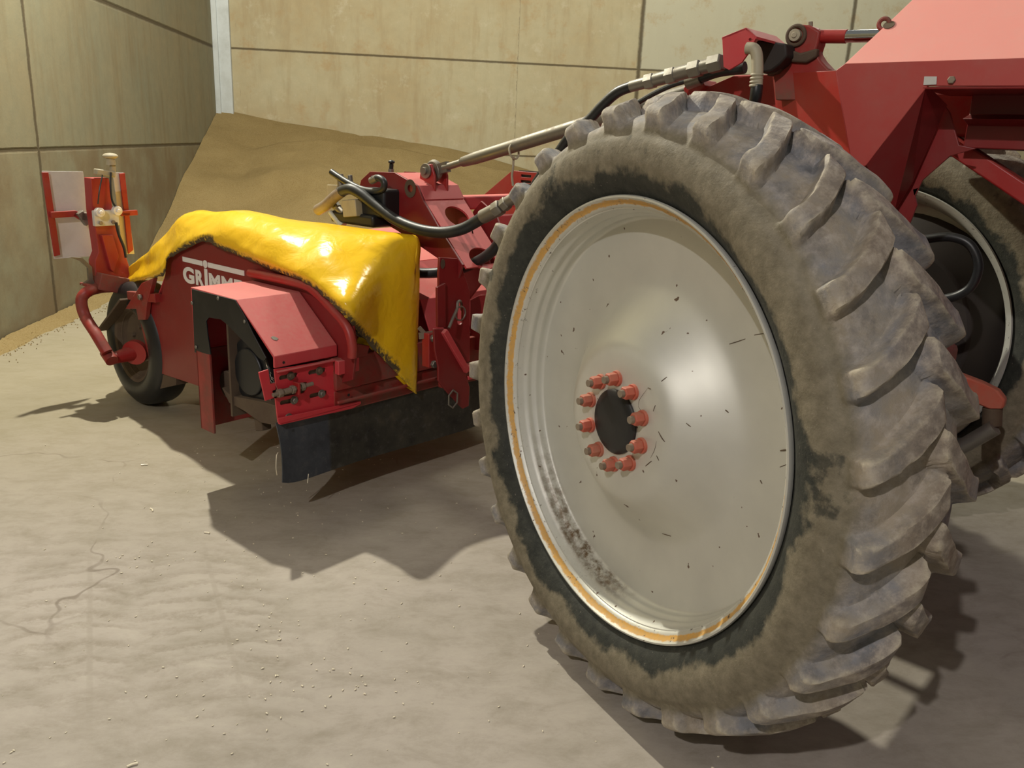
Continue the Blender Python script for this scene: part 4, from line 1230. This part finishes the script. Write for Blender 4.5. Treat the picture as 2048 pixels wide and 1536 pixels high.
# hoses
b = MB()
b.tube([(0.7600, 0.5087, 1.3998), (0.7600, 0.4289, 1.4200), (0.7700, 0.3562, 1.4006), (0.7800, 0.2549, 1.3501), (0.7900, 0.1196, 1.2942), (0.8000, -0.0249, 1.2648), (0.8200, -0.1531, 1.2602), (0.8400, -0.2567, 1.2809), (0.8600, -0.3311, 1.3188), (0.8600, -0.4123, 1.3662)], 0.027, 16)
hz = b.build('hydraulic_hose', 'hose_black', hv)
b = MB(); b.tube([(0.7800, 0.7209, 1.2920), (0.7700, 0.6386, 1.3246), (0.7600, 0.5581, 1.3689), (0.7600, 0.4926, 1.4034)], 0.0285, 16); b.build('rusty_elbow', 'bolt_steel', hz)
b = MB()
b.cyl((0.8600, -0.3825, 1.3503), (0.8600, -0.4623, 1.3880), 0.032, n=20)
b.hexbolt((0.8600, -0.4565, 1.3853), Vector((0.8600, -0.5139, 1.4182)) - Vector((0.8600, -0.4565, 1.3853)), 0.036, 0.045)
b.hexbolt((0.8600, -0.5027, 1.4086), Vector((0.8600, -0.5419, 1.4375)) - Vector((0.8600, -0.5027, 1.4086)), 0.031, 0.035)
b.cyl((0.8600, -0.5279, 1.4278), (0.8600, -0.6518, 1.4918), 0.025, n=20)
b.build('hose_fitting', 'steel', hz, bevel=0.002)
b = MB(); b.tube([(0.8000, 0.6270, 1.4916), (0.8000, 0.5742, 1.4721), (0.8000, 0.4902, 1.4450), (0.8000, 0.3924, 1.4219), (0.8000, 0.2856, 1.4172), (0.8000, 0.2260, 1.4332), (0.8000, 0.2186, 1.4669), (0.8000, 0.2554, 1.4836), (0.8000, 0.3003, 1.4762)], 0.0165, 12); b.build('hydraulic_hose', 'hose_black', hv)
b = MB(); b.cyl((0.8000, 0.3154, 1.4657), (0.8000, 0.2703, 1.4827), 0.018, n=14); b.build('hose_fitting', 'steel', hv, bevel=0.002)
b = MB(); b.tube([(0.9000, 0.2116, 1.0305), (0.9500, 0.1244, 1.0223), (1.0000, 0.0242, 1.0336), (1.0200, -0.0954, 1.0649), (1.0200, -0.2280, 1.1256), (1.0200, -0.3070, 1.1780), (1.0200, -0.4126, 1.2643), (1.08, -0.60, 1.22), (1.1, -0.72, 1.12)], 0.026, 14); b.build('hydraulic_hose', 'hose_black', hv)
b = MB()
b.tube([(0.97, -0.72, 1.25), (0.9000, -0.6218, 1.4426), (0.8600, -0.8012, 1.6579), (0.8600, -0.8717, 1.7342), (0.8600, -0.9419, 1.7815), (0.8600, -0.9996, 1.8345), (0.8600, -1.0652, 1.8822), (0.8600, -1.1440, 1.9070)], 0.020, 16)
hb = b.build('hydraulic_hose', 'hose_black', hv)
fd0, fd1 = Vector((0.8600, -1.1223, 1.9018)), Vector((0.8600, -1.5050, 1.9832))
def fp(t): return fd0.lerp(fd1, t)
b = MB()
b.cyl(fp(0.0), fp(0.20), 0.021, n=18)
for t0_, t1_, r_, hx_ in ((0.17, 0.27, 0.029, 1), (0.26, 0.44, 0.024, 0), (0.40, 0.50, 0.030, 1), (0.49, 0.66, 0.025, 0), (0.64, 0.76, 0.031, 1), (0.75, 0.86, 0.024, 0), (0.84, 0.97, 0.032, 1)):
    p, q = fp(t0_), fp(t1_)
    if hx_: b.tube([p, p.lerp(q, .9), q], [r_, r_, r_ * 0.86], 6, smooth=False)
    else: b.cyl(p, q, r_, n=18)
b.build('hose_fitting', 'steel', hb, bevel=0.001)
b = MB(); b.tube([(1.0000, -1.0375, 1.8369), (1.0000, -1.0778, 1.8560), (1.0000, -1.1432, 1.8877), (1.0000, -1.2179, 1.9166), (1.0000, -1.2914, 1.9339), (1.0000, -1.3729, 1.9505), (1.0000, -1.4714, 1.9662)], 0.010, 10); b.build('hydraulic_hose', 'hose_black', hv)
b = MB(); b.tube([(0.9600, -1.3108, 1.9236), (0.9600, -1.3747, 1.9438), (0.9600, -1.4332, 1.9601), (0.9600, -1.5293, 1.9702)], 0.021, 12); b.build('hydraulic_hose', 'hose_black', hv)
b = MB(); b.cyl((0.9600, -1.3028, 1.9202), (0.9600, -1.3591, 1.9371), 0.025, n=14); b.build('hose_fitting', 'steel', hv, bevel=0.002)
b = MB()
el = [(0.7200, -1.6478, 2.0065), (0.7200, -1.6725, 2.0027), (0.7200, -1.6856, 1.9813), (0.7200, -1.6929, 1.9388), (0.7200, -1.6976, 1.8900)]
b.tube(el, 0.0185, 16)
for k in range(4):
    p = Vector((0.7200, -1.6932, 1.9236)) - EZ * 0.011 * k; b.torus(p, EZ, 0.018, 0.004, 20, 6)
b.build('hose_elbow', 'beige_part', hv)
b = MB(); b.tube([(0.7200, -1.6972, 1.8931), (0.7200, -1.6978, 1.8624), (0.7400, -1.6863, 1.8248), (0.7600, -1.6718, 1.7544)], 0.0195, 14); b.build('hydraulic_hose', 'hose_black', hv)

# ---- main frame of the body, near side
X1 = 0.80
b = MB()
b.prism([(0.8000, -1.9425, 1.9602), (0.8000, -2.4319, 1.9637), (0.8000, -2.7131, 1.9661), (0.8000, -2.7280, 1.8942), (0.8000, -2.4455, 1.8911), (0.8000, -2.1949, 1.8927), (0.8000, -2.0550, 1.6607), (0.8000, -2.0171, 1.6358), (0.8000, -1.9702, 1.7782), (0.8000, -1.9158, 1.9402)], (0.012, 0, 0))
mf = b.build('side_frame_plate', 'red_faded', hv, bevel=0.002)
b = MB()
ea = [Vector((0.8000, -1.9158, 1.9402)), Vector((0.8000, -2.0171, 1.6358)), Vector((0.8000, -2.0960, 1.3695))]
eb = [Vector((1.0000, -1.6169, 1.9504)), Vector((1.0000, -1.6652, 1.7457)), Vector((1.0000, -1.7119, 1.4876))]
b.prism([ea[0], ea[1], eb[1], eb[0]], (0.010, -0.004, 0))
b.prism([ea[1], ea[2], eb[2], eb[1]], (0.010, -0.004, 0))
b.build('front_frame_plate', 'red_paint', mf, bevel=0.001)
# curved upper edge of the front plate with the cylinder bracket
CY = 0.93
b = MB()
b.prism([(0.9300, -1.6500, 1.9378), (0.9300, -1.6740, 1.9600), (0.9300, -1.6985, 1.9755), (0.9300, -1.6888, 2.0202), (0.9300, -1.6861, 2.0643), (0.9300, -1.6967, 2.0889), (0.9300, -1.7211, 2.1001), (0.9300, -1.7560, 2.0954), (0.9300, -1.7778, 2.0852), (0.9300, -1.7960, 2.0752), (0.9300, -1.7947, 2.0385), (0.9300, -1.7886, 2.0109), (0.9300, -1.8091, 1.9856), (0.9300, -1.8380, 1.9602), (0.9300, -1.8678, 1.9488), (0.9300, -1.8811, 1.8603), (0.9300, -1.6696, 1.8595)], (0.07, 0, 0))
cb = b.build('cylinder_bracket', 'red_worn', hv, bevel=0.006)
b = MB(); pp = Vector((0.9250, -1.7180, 2.0641)); b.cyl(pp + EU * 0.01, pp - EU * 0.014, 0.0195, n=24); b.cyl(pp - EU * 0.014, pp - EU * 0.018, 0.009, n=14); b.build('pivot_pin', 'beige_part', cb, bevel=0.001)
b = MB(); b.torus(Vector((0.9250, -1.7180, 2.0641)), EU, 0.030, 0.007, 28, 8); b.build('pin_collar', 'brown_dirt', cb)
b = MB(); b.cyl((0.9500, -1.7536, 2.0917), (0.9500, -1.7513, 2.1073), 0.008, n=10); b.build('grease_nipple', 'bolt_steel', cb)
c0, c1, c2 = Vector((0.9600, -1.7657, 2.0629)), Vector((0.9600, -1.8762, 2.0585)), Vector((0.9600, -2.0044, 2.0563))
b = MB(); b.cyl(c0, c1, 0.0215, n=24); b.cyl(c0, c0.lerp(c1, 0.15), 0.027, 0.0235, 24); ram = b.build('steering_cylinder', 'red_paint', hv, bevel=0.0015)
b = MB(); b.cyl(c1, c2, 0.0195, n=24); b.build('piston_rod', 'chrome', ram)
b = MB(); b.torus(Vector((0.9300, -1.9983, 2.0867)), EU, 0.016, 0.007, 24, 8); b.build('rod_eye', 'red_worn', ram)

# sloping hood above the side plate
b = MB()
h0, h1_ = Vector((0.8000, -1.9425, 1.9602)), Vector((0.8000, -2.7131, 1.9661))
t0_, t1_ = Vector((1.0600, -2.0240, 2.1723)), Vector((1.2000, -2.0665, 2.2788))
m0 = Vector((0.9200, -1.9818, 2.0572))
hdir = Vector((0, -1, 0))
zline = lambda y: h0.z + (h1_.z - h0.z) * (y - h0.y) / (h1_.y - h0.y)
pl = []
def onhood(p, k=0.93):
    # project onto the plane through the lower edge, leaning inwards
    return Vector((0.80 + (p.z - zline(p.y)) * 1.0, p.y, p.z))
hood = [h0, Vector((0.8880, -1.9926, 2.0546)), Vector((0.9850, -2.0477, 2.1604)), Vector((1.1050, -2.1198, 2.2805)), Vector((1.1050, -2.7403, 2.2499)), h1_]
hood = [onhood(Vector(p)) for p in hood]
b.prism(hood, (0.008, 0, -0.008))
hd = b.build('sloping_hood', 'hood_red_highlight', hv, bevel=0.0015)
b = MB(); hc = onhood(Vector((0.9100, -2.0177, 2.0805))); nn = Vector((-1, 0, 1)).normalized()
b.prism(circ(hc + nn * 0.001, (EV, Vector((1, 0, 1)).normalized()), 0.017, 20), nn * 0.002); b.build('hood_hole', 'brown_dirt', hd)
b = MB(); b.prism([(0.7980, -2.1827, 1.9190), (0.7980, -2.2171, 1.9185), (0.7980, -2.2195, 1.8965), (0.7980, -2.1839, 1.8954)], (-0.002, 0, 0)); b.build('white_sticker', 'white_plate', mf)
b = MB(); b.hexbolt((0.8000, -2.2588, 1.9087), (-1, 0, 0), 0.011, 0.010); b.build('hex_bolt', 'bolt_steel', mf)
# leaning brace and its inner return
b = MB()
br0, br1 = Vector((0.8000, -2.1907, 1.8927)), Vector((0.8000, -2.0550, 1.6607))
bi0, bi1, bi2 = Vector((0.9700, -2.2103, 1.8463)), Vector((0.9700, -2.1494, 1.6104)), Vector((0.9700, -2.1094, 1.5136))
b.prism([br0, br1, bi2], (0.010, 0.0, 0.004))
b.prism([br0, bi2, bi1], (0.010, 0.0, 0.004))
b.prism([br0, bi1, bi0], (0.010, 0.0, 0.004))
b.build('leaning_brace', 'red_dark', mf)
b = MB()
b.prism([(1.0000, -2.1995, 1.8478), (1.0000, -2.2175, 1.8272), (1.0000, -2.2600, 1.7326), (1.0000, -2.3098, 1.7240), (1.0000, -2.2399, 1.6986), (1.0000, -2.1712, 1.6209), (1.0000, -2.1569, 1.5694), (1.0000, -2.1677, 1.5416), (1.0000, -2.1548, 1.4793), (1.0000, -2.0958, 1.5114), (1.0000, -2.1379, 1.6094)], (0.012, 0, 0))
b.build('gusset_plate', 'red_dark', mf, bevel=0.002)
b = MB()
z0_, z1_ = (1.0500, -2.4313, 1.7252)[2], (0.8000, -2.4455, 1.8911)[2]
b.box((0.80, -4.2, z1_ - 0.008), (1.10, -2.18, z1_))
b.prism([(1.05, -2.26, z1_), (1.05, -2.26, z0_ + 0.10), (0.98, -2.26, z0_ + 0.085), (1.05, -2.26, z0_ + 0.07), (1.05, -2.26, z0_), (1.35, -2.26, z0_), (1.35, -2.26, z1_)], (0, -1.9, 0))
b.build('inner_beam', 'red_dark', mf, bevel=0.003)
b = MB()
b.bar((1.1500, -2.1949, 1.7417), (1.1500, -2.5475, 1.5341), 0.075, 0.055)
b.build('diagonal_strut', 'red_paint', mf, bevel=0.006)
# cross structure of the body and far side, plus unseen boxes casting shade
b = MB()
b.box((1.14, -2.30, 1.76), (2.0, -1.85, 1.90))
b.box((1.02, -1.98, 0.95), (1.2, -1.78, 1.76))
b.box((1.95, -4.2, 1.76), (2.0, -1.9, 2.0))
b.build('cross_member', 'red_worn', hv, bevel=0.01)
b = MB()
b.box((1.36, -4.4, 1.97), (1.9, -2.1, 3.0))
b.box((1.10, -4.4, 0.95), (1.9, -2.75, 1.75))
b.build('body_shade_boxes', 'red_paint', hv, bevel=0.02)  # unseen body boxes added to shade the far wheel
b = MB()
b.box((0.95, -1.95, 0.5), (1.45, -0.7, 1.5))
b.box((1.45, -1.7, 0.5), (1.9, -0.7, 1.5))
b.box((0.95, -2.3, 0.42), (1.35, -2.0, 1.05))
b.box((0.95, -4.6, 0.40), (1.9, -2.95, 1.0))
b.build('hidden_shade_boxes', 'red_dark', hv, bevel=0.02)  # boxes out of view, added to block lamps from floor and far wheel
# horizontal frame seen above the tyre
b = MB()
b.prism([(1.0500, -1.2842, 1.8654), (1.0500, -1.2894, 1.8944), (1.0500, -1.3505, 1.9157), (1.0500, -1.4482, 1.9535), (1.0500, -1.6221, 1.9544), (1.0500, -1.6482, 1.7641), (1.0500, -1.3205, 1.8110)], (0.10, 0, 0))
b.prism([(1.0200, -1.2535, 1.9034), (1.0200, -1.2715, 1.9356), (1.0200, -1.3262, 1.9386), (1.0200, -1.3459, 1.9136), (1.0200, -1.3194, 1.8888), (1.0200, -1.2690, 1.8816)], (0.12, 0, 0))
b.build('link_frame', 'red_paint', hv, bevel=0.004)
# hose guard cover
b = MB()
b.prism([(0.7200, -1.5545, 2.0433), (0.7200, -1.6363, 2.0686), (0.7200, -1.6762, 2.0400), (0.7200, -1.6577, 1.9971), (0.7200, -1.6341, 1.9628), (0.7200, -1.5924, 1.9405), (0.7200, -1.5714, 1.9502)], (0.010, 0, 0), holes=[circ((0.7200, -1.6549, 2.0318), (EV, EZ), 0.005, 10)])
hg = b.build('hose_guard', 'red_pink', hv, bevel=0.002)
e0, e1 = Vector((0.7200, -1.6363, 2.0686)), Vector((0.7200, -1.6762, 2.0400))
b = MB()
b.prism([e0, e1, Vector((0.95, e1.y, e1.z)), Vector((0.95, e0.y, e0.z))], (0, 0, -0.008))
b.prism([Vector((0.7200, -1.5545, 2.0433)), e0, Vector((0.95, e0.y, e0.z)), Vector((0.95,) + tuple((0.7200, -1.5545, 2.0433))[1:])], (0, 0, -0.008))
b.build('guard_top', 'red_pink', hg, bevel=0.001)
b = MB(); b.prism([(0.8600, -1.6114, 2.0471), (0.8600, -1.7155, 2.0324), (0.8600, -1.7243, 1.9936), (0.8600, -1.7034, 1.9692), (0.8600, -1.6747, 1.9478), (0.8600, -1.6325, 1.9421), (0.8600, -1.6051, 1.9713), (0.8600, -1.6011, 2.0159)], (0.10, 0, 0)); b.build('hose_manifold', 'black_iron', hg, bevel=0.006)
b = MB(); b.prism([(0.9150, -1.7021, 2.0214), (0.9150, -1.7439, 2.0076), (0.9150, -1.7997, 2.0214), (0.9150, -1.8004, 1.9937), (0.9150, -1.7690, 1.9758), (0.9150, -1.7131, 1.9802)], (0.03, 0, 0)); b.prism([(0.9000, -1.6402, 1.9356), (0.9000, -1.6618, 1.9895), (0.9000, -1.6854, 1.9984), (0.9000, -1.7030, 1.9728), (0.9000, -1.6750, 1.9447)], (0.05, 0, 0)); b.build('rusty_casting', 'brown_dirt', hv, bevel=0.006)

b = MB()
b.cyl((2.06, -1.79, 0.9175), (2.22, -1.80, 0.9175), 0.40, 0.535, 48)
b.cyl((1.95, -1.79, 0.9175), (2.06, -1.79, 0.9175), 0.25, 0.28, 40)
b.cyl((1.86, -1.785, 0.9175), (1.98, -1.79, 0.9175), 0.19, 0.21, 32)
b.build('shade_drum', 'black_iron', hv, bevel=0.01)  # added dark drum stands in for the shade inside the far wheel
# steering arm and rod near the far wheel
b = MB()
b.prism([(1.5500, -2.2057, 0.8944), (1.5500, -2.2745, 0.8929), (1.5500, -2.3511, 0.8775), (1.5500, -2.4166, 0.8565), (1.5500, -2.4455, 0.8277), (1.5500, -2.4453, 0.7920), (1.5500, -2.3946, 0.7797), (1.5500, -2.3214, 0.7985), (1.5500, -2.2226, 0.7958)], (0.045, 0, 0))
b.build('steering_arm', 'nut_orange', hv, bevel=0.008)
b = MB(); b.cyl((1.5800, -2.4052, 0.7818), (1.5800, -2.4158, 0.7135), 0.035, n=18); b.cyl((1.5800, -2.4158, 0.7135), (1.5800, -2.4212, 0.6741), 0.025, n=18); b.build('ball_joint', 'brown_dirt', hv, bevel=0.002)
b = MB(); b.cyl((1.5500, -2.2514, 0.5193), (1.5500, -2.4322, 0.7147), 0.03, n=18); b.build('tie_rod', 'steel', hv)
b = MB(); b.tube([(1.5000, -2.0238, 1.4030), (1.5000, -2.0709, 1.3927), (1.5000, -2.1650, 1.4100), (1.5000, -2.2371, 1.3883), (1.5000, -2.2779, 1.3195), (1.5000, -2.2711, 1.2444), (1.5000, -2.2326, 1.2011), (1.5000, -2.1709, 1.1727)], 0.017, 12); b.build('brake_hose', 'hose_black', hv)

# ------------------------------------------------------------------ yellow tarpaulin
rows = [
 # hem, quarter, three-quarter, ridge
 ((0.4500, 2.4246, 0.6536), (0.4600, 2.4450, 0.6594), (0.4700, 2.4510, 0.6673), (0.4800, 2.4563, 0.6787)),
 ((0.4000, 2.0941, 0.7501), (0.4000, 2.0962, 0.7744), (0.4300, 2.1404, 0.8028), (0.4800, 2.2278, 0.8184)),
 ((0.3200, 1.6894, 0.8432), (0.3100, 1.6772, 0.8687), (0.3600, 1.7697, 0.9102), (0.4700, 1.9704, 0.9428)),
 ((0.3000, 1.4670, 0.8919), (0.2900, 1.4689, 0.9368), (0.3400, 1.5800, 0.9861), (0.4600, 1.8060, 1.0212)),
 ((0.3050, 1.4430, 0.9718), (0.3000, 1.4166, 1.0136), (0.3300, 1.4375, 1.0746), (0.4500, 1.6229, 1.1210)),
 ((0.3100, 1.3482, 1.0236), (0.3000, 1.3026, 1.0670), (0.3400, 1.3414, 1.1325), (0.4500, 1.4798, 1.2038)),
 ((0.3150, 1.2051, 1.0742), (0.3000, 1.1523, 1.1201), (0.3400, 1.1907, 1.1842), (0.4600, 1.3445, 1.2450)),
 ((0.3150, 1.0553, 1.1192), (0.3000, 1.0096, 1.1655), (0.3400, 1.0298, 1.2148), (0.4800, 1.1756, 1.2506)),
 ((0.3150, 0.9092, 1.1021), (0.3000, 0.8517, 1.1494), (0.3400, 0.8517, 1.2166), (0.5000, 0.9846, 1.2765)),
 ((0.3150, 0.7334, 1.0825), (0.3000, 0.6700, 1.1324), (0.3500, 0.6643, 1.2099), (0.5400, 0.8726, 1.2693)),
 ((0.3150, 0.5619, 1.0595), (0.3000, 0.4939, 1.1073), (0.3600, 0.4877, 1.1892), (0.5700, 0.7232, 1.2560)),
 ((0.3100, 0.3828, 1.0448), (0.3000, 0.3182, 1.0913), (0.3800, 0.3414, 1.1756), (0.6100, 0.5930, 1.2511)),
 ((0.3000, 0.2057, 1.0324), (0.3000, 0.1513, 1.0762), (0.4000, 0.1937, 1.1632), (0.6500, 0.4510, 1.2478)),
 ((0.2900, 0.0318, 0.9860), (0.3000, -0.0064, 1.0351), (0.4400, 0.0779, 1.1374), (0.6800, 0.3017, 1.2436)),
 ((0.2800, -0.1196, 0.9221), (0.3000, -0.1501, 0.9817), (0.5000, -0.0108, 1.1027), (0.7200, 0.1702, 1.2377)),
 ((0.4447, -0.0600, 0.7839), (0.5067, -0.0500, 0.8532), (0.6297, -0.0200, 1.0461), (0.7700, 0.0682, 1.2311)),
 ((0.5829, -0.0600, 0.6415), (0.6480, -0.0500, 0.7270), (0.7497, -0.0200, 1.0013), (0.8100, 0.0201, 1.2267)),
 ((0.6983, -0.0600, 0.5305), (0.7458, -0.0500, 0.6364), (0.8053, -0.0100, 0.9453), (0.8400, 0.0171, 1.2158)),
 ((0.7748, -0.0500, 0.4540), (0.7892, -0.0400, 0.5758), (0.8350, -0.0000, 0.9157), (0.8600, 0.0275, 1.1942)),
]
C = len(rows)
ctrl = []
for i, rw in enumerate(rows):
    a, b_, c_, d_ = [Vector(p) for p in rw]
    t = i / (C - 1)
    m_ = c_.lerp(d_, 0.6) + Vector((-0.02, 0, 0.02)) * (0 if i > 15 else 1)
    k1 = d_ + Vector((0.10 * (1 - t), 0.10, -0.012))
    k2 = d_ + Vector((0.45 * (1 - t) + 0.02, 0.30, -0.06))
    k3 = d_ + Vector((0.9 * (1 - t) + 0.03, 0.55 - 0.2 * (1 - t), -0.16))
    for k_ in (k1, k2, k3):
        k_.x = min(k_.x, 0.875 + 0.5 * (1 - t))
    ctrl.append([a, b_, c_, m_, d_, k1, k2, k3])
# refine with splines both ways
fine = []
for c_ in ctrl: fine.append(spline(c_, 6))
cols = []
for j in range(len(fine[0])):
    cols.append(spline([fine[i][j] for i in range(C)], 6))
NI, NJ = len(cols[0]), len(cols)
b = MB()
hemn = 6 * 1
dirt = []
for j in range(NJ):
    for i in range(NI):
        p = cols[j][i].copy()
        w = 0.014 * noise.noise(Vector((p.x * 4, p.y * 5, p.z * 6))) + 0.006 * noise.noise(p * 17)
        # soft folds running down from the ridge
        fold = 0.010 * noise.noise(Vector((i * 0.09, j * 0.02, 4.0))) + 0.008 * math.sin(i * 0.42 + j * 0.10) * max(0, 1 - abs(j - 16) / 16)
        edge = 1.0 if i < NI - 10 else 0.3
        if i < 3: edge = 0.1
        p += Vector((-1, -0.15, 0.35)).normalized() * (w + fold) * edge
        if j == 0: p += Vector((0, 0.006 * noise.noise(Vector((i * 0.9, 0, 0))), 0.009 * noise.noise(Vector((i * 0.55, 7, 0)))))
        b.v.append(p)
        t_ = i / NI
        amount = (1.0 if 0.12 < t_ < 0.9 else 0.35)
        if 0.15 < t_ < 0.45: amount = 1.25
        dirt.append(max(0, 1 - j / (7.5 if 0.2 < t_ < 0.42 else 4.2)) * amount)
for j in range(NJ - 1):
    for i in range(NI - 1):
        a = j * NI + i
        b.f.append((a, a + 1, a + NI + 1, a + NI)); b.mi.append(0)
tp = b.build('tarpaulin', 'yellow_tarp', None, fix=False, angle=180)
at = tp.data.attributes.new('dirt', 'FLOAT', 'POINT')
at.data.foreach_set('value', dirt)
so = tp.modifiers.new('thickness', 'SOLIDIFY'); so.thickness = 0.004; so.offset = 0
tp.location = G0; tp.rotation_euler = (0, 0, R(44))
tag(tp, 'shiny yellow tarpaulin with a frayed muddy hem draped over the topper hood', 'tarpaulin')
b = MB()
b.prism([(0.4330, -0.0100, 0.7622), (0.4866, -0.0100, 0.8348), (0.5439, -0.0200, 0.8048), (0.6532, -0.0300, 0.6977), (0.7583, -0.0300, 0.5741), (0.8003, -0.0300, 0.4468), (0.7359, -0.0300, 0.4909), (0.6473, -0.0300, 0.5740), (0.5618, -0.0200, 0.6811), (0.5097, -0.0100, 0.7312)], (0, 0.006, 0))
o = b.build('tarpaulin_strap', 'yellow_tarp', tp, fix=True)
o.matrix_parent_inverse.identity()
